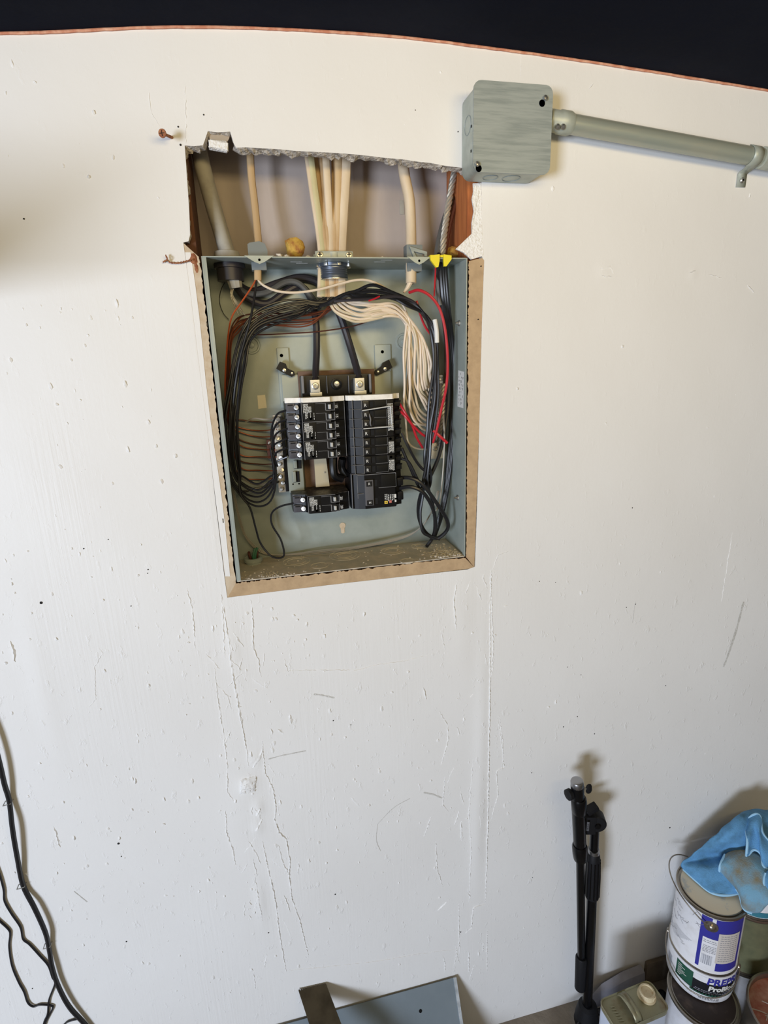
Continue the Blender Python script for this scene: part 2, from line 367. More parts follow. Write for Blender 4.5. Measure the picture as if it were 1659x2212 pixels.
def build_wall():
    xs = np.unique(np.concatenate([np.linspace(-1.9, -0.72, 24), np.arange(-0.70, 1.10, 0.005), np.linspace(1.12, 2.3, 24)]))
    zs = np.arange(0, 1.0001, 0.005/1.0)
    nx, nz = len(xs), 361
    zz = np.linspace(0, 1, nz)
    X = np.repeat(xs[None, :], nz, 0)
    top = arch(xs)
    zl = np.linspace(0, 1.80, nz)[:, None]
    Z = np.where(zl < 1.68, zl, 1.68+(zl-1.68)*(top[None, :]-1.68)/0.12) if top.min() > 1.68 else None
    if Z is None:
        k0 = 1.50; Z = np.where(zl < k0, np.repeat(zl, nx, 1), k0+(zl-k0)*(top[None, :]-k0)/(1.80-k0))
    inside = in_poly(X, Z, HOLE)
    cell_out = ~(inside[:-1, :-1] | inside[1:, :-1] | inside[:-1, 1:] | inside[1:, 1:])
    touch = np.zeros((nz, nx), bool); keep = np.zeros((nz, nx), bool)
    ci, cj = np.nonzero(~cell_out)
    for di in (0, 1):
        for dj in (0, 1): touch[ci+di, cj+dj] = True
    ci, cj = np.nonzero(cell_out)
    for di in (0, 1):
        for dj in (0, 1): keep[ci+di, cj+dj] = True
    H = -relief(X, Z)
    bi, bj = np.nonzero(touch & keep)
    for i, j in zip(bi, bj):
        X[i, j], Z[i, j] = near_poly(X[i, j], Z[i, j], HOLE); H[i, j] *= 0.3
    idx = -np.ones((nz, nx), int); idx[keep] = np.arange(keep.sum())
    V = np.stack([X[keep], H[keep], Z[keep]], 1)
    F = np.stack([idx[:-1, :-1][cell_out], idx[:-1, 1:][cell_out], idx[1:, 1:][cell_out], idx[1:, :-1][cell_out]], 1)
    me = bpy.data.meshes.new('wall_back'); me.from_pydata(V.tolist(), [], F.tolist()); me.materials.append(MAT['wall_paint'])
    me.polygons.foreach_set('use_smooth', [True]*len(me.polygons))
    wall = bpy.data.objects.new('wall_back', me); COL.objects.link(wall); tag(wall, kind='structure')
    # torn drywall thickness along the opening
    cut = MB(); rnd = random.Random(3); back = {}
    def bk(i, j):
        if (i, j) not in back:
            x, z = X[i, j], Z[i, j]; up = z > 1.56
            jt = 0.0024 if up else 0.0008
            back[(i, j)] = ((x*1.0+rnd.uniform(-jt, jt), 0.0125+rnd.uniform(-.001, .001), z-(0.003 if up and z > 1.64 else 0)+rnd.uniform(-jt, jt)))
        return back[(i, j)]
    mid = {}
    def md(i, j):
        if (i, j) not in mid:
            x, z = X[i, j], Z[i, j]; jt = 0.0016 if z > 1.56 else .0005
            mid[(i, j)] = (x+rnd.uniform(-jt, jt), 0.005, z-(0.0015 if z > 1.64 else 0)+rnd.uniform(-jt, jt))
        return mid[(i, j)]
    for i in range(nz-1):
        for j in range(nx-1):
            if cell_out[i, j]: continue
            for (a, b, ni, nj) in (((i, j), (i, j+1), i-1, j), ((i+1, j), (i+1, j+1), i+1, j), ((i, j), (i+1, j), i, j-1), ((i, j+1), (i+1, j+1), i, j+1)):
                if 0 <= ni < nz-1 and 0 <= nj < nx-1 and cell_out[ni, nj]:
                    fa = (X[a], H[a], Z[a]); fb = (X[b], H[b], Z[b])
                    cut.quad(fa, fb, md(*b), md(*a)); cut.quad(md(*a), md(*b), bk(*b), bk(*a))
    part('cut_edge', cut, 'gypsum', wall, 'crumbling grey gypsum edge of the cut opening', smooth=False)
    return wall
WALL = build_wall()

# unpainted tan drywall paper left around the panel (three strips) with a ragged inner cut
def strip(name, outer, inner, m, label, jit=0.0011, step=0.003):
    """outer / inner: polylines of (x,z) with matching parameter; ragged on the inner side"""
    mb = MB(); rnd = random.Random(len(label))
    def samp(pl, t):
        k = t*(len(pl)-1); i = min(int(k), len(pl)-2); f = k-i
        return (pl[i][0]+(pl[i+1][0]-pl[i][0])*f, pl[i][1]+(pl[i+1][1]-pl[i][1])*f)
    L = sum(math.dist(inner[i], inner[i+1]) for i in range(len(inner)-1)); n = int(L/step)
    vs = []
    for i in range(n+1):
        t = i/n; o = samp(outer, t); q = samp(inner, t)
        jx = rnd.uniform(-jit, jit); jz = rnd.uniform(-jit, jit)
        vs += [(o[0], 0.0006, o[1]), (q[0]+jx, 0.0008, q[1]+jz), (q[0]+jx*1.6, 0.0125, q[1]+jz*1.6)]
    fs = []
    for i in range(n): fs += [(i*3, i*3+1, i*3+4, i*3+3)]
    top = part(name, MB().add(vs, fs), m, WALL, label, smooth=False)
    fs = [(i*3+1, i*3+2, i*3+5, i*3+4) for i in range(n)]
    part('ragged_edge', MB().add(vs, fs), 'cut_edge', top, 'dark crumbling cut edge', smooth=False)
    return top
LX = lambda py, a=(396, 524), b=(491, 1291): a[0]+(b[0]-a[0])*(py-a[1])/(b[1]-a[1])
strip('paper_strip', [pxz(395, 524), pxz(412, 640), pxz(448, 930), pxz(491, 1292)], [(-.1832, 1.5445), (-.1834, 1.40), (-.1834, 1.25), (-.1832, 1.0935)], 'tan_pale', 'strip of bare tan drywall paper left of the panel')
strip('paper_strip', [pxz(1047, 556), pxz(1041, 700), pxz(1036, 900), pxz(1025, 1226)], [(.1838, 1.5415), (.1836, 1.44), (.1838, 1.30), (.1836, 1.0930)], 'tan_paper', 'strip of bare tan drywall paper right of the panel')
strip('paper_strip', [pxz(489, 1292), pxz(600, 1278), pxz(760, 1259), pxz(1026, 1227)], [(-.1832, 1.0932), (-.10, 1.0936), (.02, 1.0932), (.1836, 1.0935)], 'tan_paper', 'strip of bare tan drywall paper below the panel', jit=0.0016)
# a pale painted band along the outer half of the left strip
mb = MB()
for i in range(10):
    t0, t1 = i/10, (i+1)/10; p0 = 545+t0*700; p1 = 545+t1*700
    mb.add([at(LX(p0)+1, p0, 0.0002), at(LX(p0)+13+2*math.sin(i), p0, 0.0002), at(LX(p1)+13+2*math.sin(i+1), p1, 0.0002), at(LX(p1)+1, p1, 0.0002)], [(0, 1, 2, 3)])
part('paint_band', mb, 'wall_paint', WALL)

# stud bay behind the opening
mb = MB(); mb.bb(-0.60, 0.60, 0.103, 0.116, 0.95, 1.76); struct('wall_inner', mb, 'cavity_paper')
mb = MB(); mb.bb(-0.2262, -0.1865, 0.0132, 0.1025, 0.95, 1.74, 0.001); struct('trim_1', mb, 'wood_brown')
mb = MB(); mb.bb(0.1855, 0.2240, 0.0132, 0.1025, 0.95, 1.74, 0.001); struct('trim_2', mb, 'wood_orange')
# dark bowed ceiling meeting the wall in a thin salmon line
def extrude_arch(z0, z1, y0, y1, xs):
    mb = MB(); n = len(xs); vs = []
    for y, dz in ((y0, z0), (y1, z0), (y1, z1), (y0, z1)):
        vs += [(x, y, float(arch(x))+dz) for x in xs]
    fs = [(a*n+i, a*n+i+1, ((a+1) % 4)*n+i+1, ((a+1) % 4)*n+i) for a in range(4) for i in range(n-1)]
    fs += [(0, n, 2*n, 3*n), (n-1, 4*n-1, 3*n-1, 2*n-1)]
    return mb.add(vs, fs)
struct('ceiling', extrude_arch(0.0, 0.03, 0.14, -1.15, list(np.linspace(-1.85, 2.25, 120))), 'navy')
mb = MB(); xs = np.linspace(-0.9, 1.3, 300)
mb.tube([(x, -0.0016, float(arch(x))-0.0012+random.uniform(-.0003, .0003)) for x in xs], 0.0016, 6, 0)
struct('trim_3', mb, 'rim')
mb = MB(); mb.bb(-2.2, 2.6, -2.4, 0.02, -0.05, 0.0); FLOOR = struct('floor', mb, 'concrete')
mb = MB(); mb.bb(-1.9, 2.3, 0.117, 0.135, 0.0, 1.85); struct('wall_far', mb, 'cavity_paper')

# ------------------------------------------------------------------ ridges, cracks and nubs of old paint
def cpx(x, y, s=2.514, ox=440, oy=1240): return (ox+x/s, oy+y/s)
def ridge(pts, w, h, jit=0.0008, name='paint_ridge', Y=0.0, step=0.003):
    """triangular bead of paint following a pixel path on the wall; asymmetric crest"""
    P = [at(px, py, 0) for px, py in pts]
    D = [P[0]]
    for a, b in zip(P, P[1:]):
        n = max(1, int((b-a).length/step))
        for k in range(1, n+1): D.append(a+(b-a)*(k/n))
    vs = []; n = len(D)
    for i, p in enumerate(D):
        t = (D[min(i+1, n-1)]-D[max(i-1, 0)]).normalized(); s = Vector((t.z, 0, -t.x))
        e = math.sin(math.pi*min(1, max(0, (i+0.3)/(n-0.4))))**0.35
        q = p+s*random.uniform(-jit, jit); ww = w*e*random.uniform(0.6, 1.25); hh = h*e*random.uniform(0.4, 1.3)
        y0 = -float(relief(np.array(q.x), np.array(q.z)))
        c = random.uniform(0.15, 0.5)
        vs += [(q.x-s.x*ww, y0+0.0004, q.z-s.z*ww), (q.x+s.x*ww*c, y0-hh, q.z+s.z*ww*c), (q.x+s.x*ww, y0+0.0004, q.z+s.z*ww)]
    fs = []
    for i in range(n-1): fs += [(i*3, i*3+1, i*3+4, i*3+3), (i*3+1, i*3+2, i*3+5, i*3+4)]
    return part(name, MB().add(vs, fs), 'wall_paint', WALL, ang=80)
RID = [
 ([(95, 100), (110, 200), (140, 380), (150, 480), (175, 640), (205, 800), (235, 960), (245, 1050)], .0026, .0012),
 ([(258, 140), (268, 250), (270, 400), (300, 470), (310, 560)], .0018, .0011),
 ([(150, 470), (190, 500), (235, 580)], .0014, .0007), ([(330, 430), (325, 500)], .0012, .0006),
 ([(318, 900), (335, 1080), (375, 1160), (395, 1270), (385, 1330), (410, 1400), (450, 1440), (470, 1560), (465, 1640), (480, 1760), (520, 1870), (540, 1950), (555, 2010), (570, 2080)], .0019, .0013),
 ([(405, 1470), (430, 1560), (465, 1640)], .0015, .0009),
 ([(320, 1440), (350, 1600), (385, 1740), (400, 1850), (420, 2000), (450, 2160)], .0021, .0012),
 ([(245, 1450), (290, 1520), (310, 1580)], .0016, .0008),
 ([(60, 510), (75, 650), (95, 790), (115, 900), (130, 1050), (130, 1180), (165, 1230)], .0020, .0010),
 ([(120, 1280), (125, 1400), (160, 1500), (175, 1590)], .0020, .0010),
 ([(1556, 0), (1556, 250), (1555, 500), (1550, 900), (1545, 1300), (1538, 1560), (1530, 1790)], .0022, .0014),
 ([(1465, 1000), (1440, 1300), (1455, 1500), (1440, 1790)], .0022, .0008),
 ([(1534, 1790), (1465, 1810), (1455, 1920), (1420, 1950)], .0020, .0012),
 ([(1570, 270), (1576, 400), (1560, 560)], .0016, .0010), ([(1595, 780), (1620, 930), (1632, 1050), (1592, 1070), (1600, 1200), (1560, 1340)], .0015, .0009),
 ([(1375, 50), (1358, 130), (1370, 300)], .0022, .0012), ([(1280, 745), (1325, 820), (1330, 900), (1290, 1040)], .0018, .0009),
 ([(1262, 1450), (1268, 1600), (1300, 1700)], .0016, .0009), ([(1310, 1100), (1300, 1250), (1330, 1290)], .0016, .0008),
 ([(450, 2150), (700, 2130), (920, 2105), (1150, 2065), (1390, 2035)], .0015, .0007),
 ([(420, 525), (620, 522), (830, 520), (950, 490), (1090, 472), (1230, 435)], .0014, .0007),
 ([(1195, 615), (1210, 680)], .0022, .0013), ([(800, 1210), (850, 1265)], .0030, .0010), ([(365, 840), (375, 870)], .0018, .0009), ([(405, 840), (435, 870)], .0025, .001),
 ([(265, 1050), (300, 1000), (320, 950)], .0035, .0016), ([(285, 1310), (305, 1270)], .003, .0014), ([(280, 1390), (315, 1330)], .003, .0014),
 ([(1385, 1790), (1390, 2060)], .0017, .0009), ([(1540, 1930), (1540, 2160)], .0014, .0008), ([(1440, 2050), (1440, 2160)], .0018, .0010),
 ([(70, 600), (130, 660), (150, 735)], .0015, .0007), ([(1400, 1340), (1400, 1450)], .003, .0012), ([(1290, 310), (1310, 410)], .0012, .0006),
 ([(225, 1780), (222, 1860)], .0014, .0007), ([(345, 2060), (330, 2140)], .002, .0008), ([(275, 1620), (320, 1880)], .0012, .0006), ([(1255, 1840), (1320, 1780)], .002, .0009)]
for pts, w, h in RID: ridge([cpx(*p) for p in pts], w*.85, h*1.35)
RID2 = [([(400, 180), (402, 240), (403, 310)], .0010, .0004), ([(322, 200), (326, 240), (345, 272)], .0010, .0004), ([(1126, 120), (1124, 165)], .0010, .0004), ([(1274, 192), (1282, 180)], .0012, .0006),
 ([(1582, 1150), (1570, 1230), (1558, 1300)], .0012, .0005), ([(22, 1385), (30, 1400), (33, 1430)], .0024, .0014), ([(215, 1400), (222, 1410), (205, 1440), (207, 1510), (190, 1530)], .0010, .0005),
 ([(117, 1785), (130, 1830)], .0018, .0010), ([(1100, 1190), (1075, 1200), (1065, 1230)], .0012, .0006), ([(1062, 1230), (1060, 1290)], .002, .0008), ([(1060, 1240), (1063, 1330), (1066, 1420), (1064, 1450)], .0016, .0009),
 ([(1078, 1545), (1086, 1600), (1088, 1655)], .0012, .0007), ([(1615, 615), (1630, 632)], .0018, .0009), ([(860, 1370), (865, 1380)], .002, .001), ([(478, 1283), (482, 1330), (486, 1420)], .0018, .0009), ([(404, 1270), (412, 1300), (418, 1330), (422, 1400)], .0018, .0009),
 ([(1088, 1310), (1095, 1308)], .002, .0009), ([(1295, 580), (1318, 576), (1326, 590)], .0022, .0009), ([(1300, 596), (1320, 598)], .002, .0008), ([(1490, 590), (1502, 584)], .002, .001), ([(1530, 592), (1560, 600)], .0012, .0005)]
for pts, w, h in RID2: ridge(pts, w*.9, h*1.35)
# rough square patch of filler by the left seam
pc = at(536, 1694, 0); mb = MB(); k = 14; rp = random.Random(2); vs = []
for i in range(k+1):
    for j in range(k+1):
        e = 0 if i in (0, k) or j in (0, k) else 1; x = pc.x+(j/k-.5)*.026+rp.uniform(-.0016, .0016)+(i/k-.5)*.004; z = pc.z+(i/k-.5)*.030+rp.uniform(-.0016, .0016)
        vs.append((x, -float(relief(np.array(x), np.array(z)))+(.0005 if not e else -.0012-rp.uniform(0, .0016)), z))
mb.add(vs, [(i*(k+1)+j, i*(k+1)+j+1, (i+1)*(k+1)+j+1, (i+1)*(k+1)+j) for i in range(k) for j in range(k)]); part('filler_patch', mb, 'wall_paint', WALL, 'rough square patch of filler', ang=60)
# short random wrinkles along the two old seams
rw = random.Random(5)
for q in range(46):
    if q < 26: y0 = rw.uniform(1290, 2120); x0 = 505+(y0-1290)*.10+rw.gauss(0, 34)
    else: y0 = rw.uniform(1240, 2120); x0 = 1010+rw.gauss(0, 34)
    L_ = rw.uniform(10, 46); an = rw.gauss(0, .35)
    ridge([(x0, y0), (x0+math.sin(an)*L_*.5+rw.uniform(-3, 3), y0+math.cos(an)*L_*.5), (x0+math.sin(an)*L_, y0+math.cos(an)*L_)], rw.uniform(.0008, .002), rw.uniform(.0005, .0013))
# scattered nubs of paint, too many to count
nub = MB(); rn = random.Random(11)
for k in range(520):
    if k < 300: px = rn.gauss(640, 260); py = rn.uniform(1250, 2150)
    elif k < 430: px = rn.uniform(0, 480); py = rn.uniform(640, 2100)
    else: px = rn.uniform(0, 1640); py = rn.uniform(90, 1700)
    if 385 < px < 1050 and 270 < py < 1300: continue
    p = at(px, py, 0)
    if not (0.03 < p.z < float(arch(p.x))-0.02): continue
    r = rn.choice((.0009, .0013, .0018, .0026)); nub.blob((p.x, -float(relief(np.array(p.x), np.array(p.z)))+0.0002, p.z), r, 1, .3, (1, .7, rn.uniform(.8, 2.4)))
part('paint_nubs', nub, 'wall_paint', WALL, 'small nubs of old paint scattered over the wall', 'stuff')
# dark pin holes and dents
pit = MB()
for px, py, r in [(52, 473, 1.6), (440, 248, 1.4), (385, 274, 1.6), (390, 313, 2), (89, 1302, 3.2), (256, 1822, 3), (273, 2034, 2), (262, 1850, 1.4), (1366, 1097, 1.4), (1247, 1548, 1.6), (1217, 1570, 1.6), (1284, 1585, 1.6), (1148, 1669, 1.4), (1373, 1305, 1.3), (1353, 1312, 1.3), (1438, 1481, 1.4), (1226, 1441, 1.2), (1255, 1458, 1.2), (1447, 1788, 2.6), (720, 1557, 1.6), (758, 1566, 1.2), (724, 1931, 2), (580, 2014, 2), (995, 2013, 2), (1039, 575, 1.4), (1033, 690, 1.4), (897, 238, 1), (989, 285, 1.2), (1165, 1256, 1.2), (1200, 1258, 1), (181, 1185, 1.6), (320, 1230, 1.6), (234, 1165, 1.2), (319, 1238, 1.2), (283, 1309, 1.2), (70, 2135, 1.5), (1150, 1895, 1.2), (893, 1555, 1)]:
    p = at(px, py, 0); y0 = -float(relief(np.array(p.x), np.array(p.z)))
    pit.lathe([(0.0, -0.0002), (.00062*r, -0.0002), (.00066*r, 0.001)], (p.x, y0-0.0003, p.z), (0, 1, 0), 8)
part('pin_holes', pit, 'dark_void', WALL, 'small dark pin holes and dents in the painted wall', 'stuff')
# grey scuffs rubbed onto the paint: flat marks with a shape of their own
sc = MB()
for pts, w in [([(1606, 1300), (1590, 1360), (1570, 1420), (1562, 1440)], .003), ([(915, 1712), (935, 1716), (955, 1724)], .0016), ([(815, 1780), (850, 1745), (885, 1725)], .0007), ([(815, 1780), (813, 1815), (822, 1838)], .0006), ([(1190, 1950), (1207, 1900)], .0005), ([(160, 1925), (188, 1948)], .0008), ([(678, 1500), (700, 1503), (722, 1508)], .0016), ([(580, 1640), (610, 1632), (660, 1622)], .0012), ([(1372, 1300), (1366, 1345)], .0006)]:
    P = [at(px, py, 0) for px, py in pts]; D = catmull(P, 6); n = len(D); vs = []
    for i, p in enumerate(D):
        t = (D[min(i+1, n-1)]-D[max(i-1, 0)]).normalized(); s = Vector((t.z, 0, -t.x)); ww = w*random.uniform(.5, 1)
        y0 = -float(relief(np.array(p.x), np.array(p.z)))-0.0004
        vs += [(p.x-s.x*ww, y0, p.z-s.z*ww), (p.x+s.x*ww, y0, p.z+s.z*ww)]
    sc.add(vs, [(2*i, 2*i+1, 2*i+3, 2*i+2) for i in range(n-1)])
mat('scuff', srgb(186, 184, 178), 0.8, noise=(300, srgb(215, 214, 210), 0.4, 0.6))
part('scuff_marks', sc, 'scuff', WALL, 'grey scuff marks rubbed on the paint', 'stuff')

# ================================================================== ELECTRICAL PANEL (open load centre)
PX0, PX1, PZ0, PZ1, PD = -0.181, 0.181, 1.0957, 1.545, 0.0942
T = 0.0016
PANEL = thing('electrical_panel', 'open grey metal electrical panel box recessed in the white wall', 'electrical panel', (0, 0.05, PZ0))
mb = MB(); mb.bb(PX0, PX1, PD-T, PD, PZ0, PZ1, .0004); BACK = part('back_panel', mb, 'panel_grey', PANEL)
mb = MB(); mb.bb(PX0, PX0+T, -0.001, PD-T-.0001, PZ0+.0002, PZ1-.0002, .0005); mb.bb(PX0+T, PX0+.006, -.001, .0003, PZ0+T, PZ1-T, .0002); SIDL = part('side_panel', mb, 'panel_grey', PANEL)
mb = MB(); mb.bb(PX1-T, PX1, -0.001, PD-T-.0001, PZ0+.0002, PZ1-.0002, .0005); SIDR = part('side_panel', mb, 'panel_grey', PANEL)
mb = MB(); mb.bb(PX0+T, PX1-T, -0.001, PD-T-.0001, PZ1-T, PZ1, .0005); TOPP = part('top_panel', mb, 'panel_grey', PANEL)
mb = MB(); mb.bb(PX0+T, PX1-T, -0.001, PD-T-.0001, PZ0, PZ0+T, .0005); BOTP = part('bottom_panel', mb, 'panel_dusty', PANEL, 'dusty bottom of the panel with ring knockouts')
# knockout rings on the bottom
for px, py, rs in [(745, 1200, (.026, .019, .012)), (848, 1190, (.020, .013)), (640, 1213, (.022, .015)), (905, 1180, (.014, .008)), (690, 1222, (.014,)), (880, 1212, (.012,)), (940, 1196, (.011,))]:
    c = atz(px, py, PZ0+T); k = MB()
    for r in rs: k.tube([(c.x+math.cos(a)*r, c.y+math.sin(a)*r*.9, PZ0+T+.0002) for a in np.linspace(0, 2*math.pi, 33)], .0006, 5, 0)
    part('knockout', k, 'dust_grey', BOTP)
# folded screw tabs on the top lip
for px, w in ((560, .019), (905, .017)):
    x = at(px, 558, -.001).x
    mb = MB(); mb.prism([(-w, 0), (w, 0), (w*.35, -.0075), (0, -.010), (-w*.35, -.0075)], (x, -.0022, PZ1+.0006), (1, 0, 0), (0, 0, 1), (0, .0012, 0))
    tb = part('screw_tab', mb, 'panel_grey', TOPP)
    mb = MB(); mb.lathe([(0, 0), (.0017, 0)], (x, -.0024, PZ1-.0045), (0, -1, 0), 10); part('screw_hole', mb, 'hole', tb)
# bright scratches on the underside of the top
for px, py in ((640, 566), (652, 569), (820, 566), (835, 562)):
    p = atz(px, py, PZ1-T-.0002)
    if .004 < p.y < .088: mb = MB(); mb.bb(p.x-.008, p.x+.008, p.y-.0006, p.y+.0006, p.z-.0001, p.z+.0001); part('scratch', mb, 'print_white', TOPP)
# embossed rings, rails, keyhole, tape on the back
YB = PD-T
for px, py in ((543, 746), (872, 738)):
    c = at(px, py, YB)
    mb = MB(); mb.lathe([(.0135, 0), (.0125, .0013), (.0105, .0013), (.0095, .0002), (.0045, .0002), (.004, .0014), (.0015, .002), (0, .002)], (c.x, YB, c.z), (0, -1, 0), 24); part('embossed_ring', mb, 'panel_grey', BACK)
for px0, px1, py0, py1, hx, hy in ((597, 632, 752, 880, 608, 768), (808, 846, 745, 860, 826, 760)):
    a = at(px0, py0, YB); b = at(px1, py1, YB)
    mb = MB(); mb.bb(a.x, b.x, YB-.0035, YB, b.z, a.z, .0016); rl = part('raised_rail', mb, 'panel_grey', BACK)
    h = at(hx, hy, YB-.0035); mb = MB(); mb.lathe([(0, .0001), (.0026, .0001)], (h.x, YB-.0035, h.z), (0, -1, 0), 12); part('screw_hole', mb, 'hole', rl)
c = at(740, 1140, YB)
kp = [(math.cos(a)*.0052, math.sin(a)*.0052+.004) for a in np.linspace(R_(-50), R_(230), 14)]+[(-.0030, -.0085), (0, -.010), (.0030, -.0085)]
mb = MB(); mb.prism(kp, (c.x, YB-.0003, c.z), (1, 0, 0), (0, 0, 1), (0, -.0005, 0)); part('keyhole', mb, 'tan_pale', BACK, 'pale keyhole slot showing the drywall behind')
mb = MB(); mb.prism([(-.0065, -.0105), (.0065, -.0095), (.0056, .0105), (-.0063, .010)], at(566, 868, YB-.0003), (1, 0, 0), (0, 0, 1), (0, -.0003, 0)); part('tape', mb, 'tape', BACK, 'small beige strip of tape')
# sticker and screw tips on the right side
def on_side(px, py, X=PX1-T-.0003): return atx(px, py, X)
a, b, c_, d = on_side(990, 800), on_side(1003, 803), on_side(1001, 882), on_side(988, 878)
mb = MB(); mb.quad(a, b, c_, d); stk = part('sticker', mb, 'sticker', SIDR, 'white certification sticker')
mb = MB()
for k in range(6):
    u = .12+k*.14
    for j in range(9):
        if random.random() < .35: continue
        v0 = .05+j*.10; v1 = v0+random.uniform(.03, .085)
        P = lambda u, v: a.lerp(b, u).lerp(d.lerp(c_, u), v)+Vector((-.0002, 0, 0))
        mb.quad(P(u, v0), P(u+.035, v0), P(u+.035, v1), P(u, v1))
part('print_lines', mb, 'label_black', stk, kind='stuff')
for px, py in ((992, 698), (989, 1075)):
    p = on_side(px, py); mb = MB(); mb.lathe([(.0045, 0), (.004, .0015), (.002, .002), (.0018, .006), (0, .0065)], p, (-1, 0, 0), 10); part('screw_tip', mb, 'steel_dull', SIDR)
for px, py in ((446, 700), (481, 1125)):
    p = atx(px, py, PX0+T+.0003); mb = MB(); mb.lathe([(.003, 0), (.0025, .001), (0, .0012)], p, (1, 0, 0), 10); part('screw_tip', mb, 'steel_dull', SIDL)

# ---- interior assembly on the back: tray, insulator, lug block, neutral bars
def pxbox(mb, px0, py0, px1, py1, Y0, Y1, bev=0.0):
    a = at(px0, py0, Y0); b = at(px1, py1, Y0); mb.bb(min(a.x, b.x), max(a.x, b.x), Y0, Y1, min(a.z, b.z), max(a.z, b.z), bev); return mb
mb = MB(); mb.bb(-.088, .085, .0855, .0885, 1.200, 1.392, .001); TRAY = part('mounting_plate', mb, 'tray_grey', PANEL)
mb = MB(); mb.bb(-.0632, .0575, .080, .0850, 1.195, 1.3965, .0008); part('insulator_sheet', mb, 'brown_fibre', PANEL, 'brown fibre insulating sheet')
# hooks channel on the left of the tray, seen through the empty breaker slot
mb = MB(); pxbox(mb, 619, 985, 658, 1062, .060, .080, .001); ch = part('breaker_rail', mb, 'tray_grey', PANEL)
for (a0, b0, a1, b1) in ((634, 995, 652, 1012), (632, 1019, 648, 1041)):
    mb = MB(); pxbox(mb, a0, b0, a1, b1, .0588, .0598); hs = part('slot', mb, 'hole', ch)
    mb = MB(); pxbox(mb, a0, b0, a0+8, b1, .0555, .0586, .0004); part('hook', mb, 'tray_grey', ch)
mb = MB()
for px, py in ((633, 1046), (646, 1045)): mb.lathe([(0, 0), (.0013, 0)], at(px, py, .0597), (0, -1, 0), 8)
part('screw_hole', mb, 'hole', ch)
mb = MB(); p0 = at(678, 985, .058); p1 = at(712, 1050, .058)
mb.prism([(p0.x, p0.z), (p1.x-.006, p0.z), (p1.x-.003, p0.z-.004), (p1.x, p1.z), (p0.x, p1.z)], (0, .058, 0), (1, 0, 0), (0, 0, 1), (0, .006, 0)); bs = part('bus_stab', mb, 'tan_bus', PANEL, 'tan metal bus plate')
mb = MB(); mb.lathe([(.0018, 0), (.0014, .0008), (0, .0009)], at(702, 1020, .058), (0, -1, 0), 10); part('rivet', mb, 'steel', bs)
mb = MB(); mb.tube([at(720, 985, .045), at(720, 1010, .042), at(724, 1028, .042), at(740, 1034, .045)], .0065, 10, 5); mb.tube([at(740, 990, .05), at(738, 1010, .055), at(748, 1030, .05)], .006, 10, 5); part('bus_insulator', mb, 'black_plastic', PANEL)
# lug block
mb = MB(); a_ = at(650, 813, .05); b_ = at(803, 813, .05); mb.bb(a_.x, b_.x, .050, .0795, 1.3562, a_.z, .0015); LB = part('lug_block', mb, 'black_plastic', PANEL, 'black main lug block')
for q in ((650, 812, 658, 850, .044, .0498, .001), (797, 808, 803, 848, .044, .0498, .001), (705, 812, 708, 850, .046, .0498, .0005), (752, 811, 755, 850, .046, .0498, .0005)): part('rib', pxbox(MB(), *q), 'edge_grey', LB)
for px, py in ((681, 835), (777, 831)):
    mb = MB(); pxbox(mb, px-11, py-14, px+11, py+12, .036, .0498, .0008); pxbox(mb, px-11, py+13, px+15, py+20, .040, .0498, .0006); lg = part('lug', mb, 'lug', LB)
    c = at(px, py-1, .0358); mb = MB(); mb.lathe([(.0052, 0), (.0052, .0015), (.0042, .002), (.0026, .002), (.0024, .0002), (0, .0002)], c, (0, -1, 0), 16); part('set_screw', mb, 'steel', lg)
c = at(727, 829, .0498); mb = MB(); mb.lathe([(.0085, 0), (.0085, .003), (.0065, .0035), (.006, .0015), (0, .0015)], c, (0, -1, 0), 20); sc_ = part('screw_boss', mb, 'black_plastic', LB)
mb = MB(); mb.lathe([(.0042, 0), (.0038, .0012), (0, .0016)], c+Vector((0, -.0016, 0)), (0, -1, 0), 14); s2 = part('screw', mb, 'steel', sc_)
# clips
for px, py, rz in ((617, 800, -28), (827, 797, 24)):
    c = at(px, py, .082); ca, sa = math.cos(R_(rz)), math.sin(R_(rz)); ux = Vector((ca, 0, sa)); uz = Vector((-sa, 0, ca)); sg = 1 if rz < 0 else -1
    mb = MB(); mb.prism([(-.014, -.004), (-.013, .008), (-.004, .009), (.001, .004), (.012, .004), (.0155, 0), (.012, -.005), (-.004, -.005)] if sg > 0 else [(.014, -.004), (.014, .009), (.003, .009), (-.002, .005), (-.012, .004), (-.0155, 0), (-.012, -.005), (.006, -.005)], c, ux, uz, (0, -.006, 0)); cl = part('clip', mb, 'black_plastic', PANEL)
    mb = MB(); mb.lathe([(.0030, 0), (.0028, .0014), (0, .002)], c+ux*(-.002*sg)+Vector((0, -.0062, 0))-uz*.001, (0, -1, 0), 12); mb.lathe([(.0018, 0), (.0016, .0008), (0, .001)], c+ux*(.010*sg)+Vector((0, -.0062, 0)), (0, -1, 0), 10); part('screw', mb, 'steel', cl)
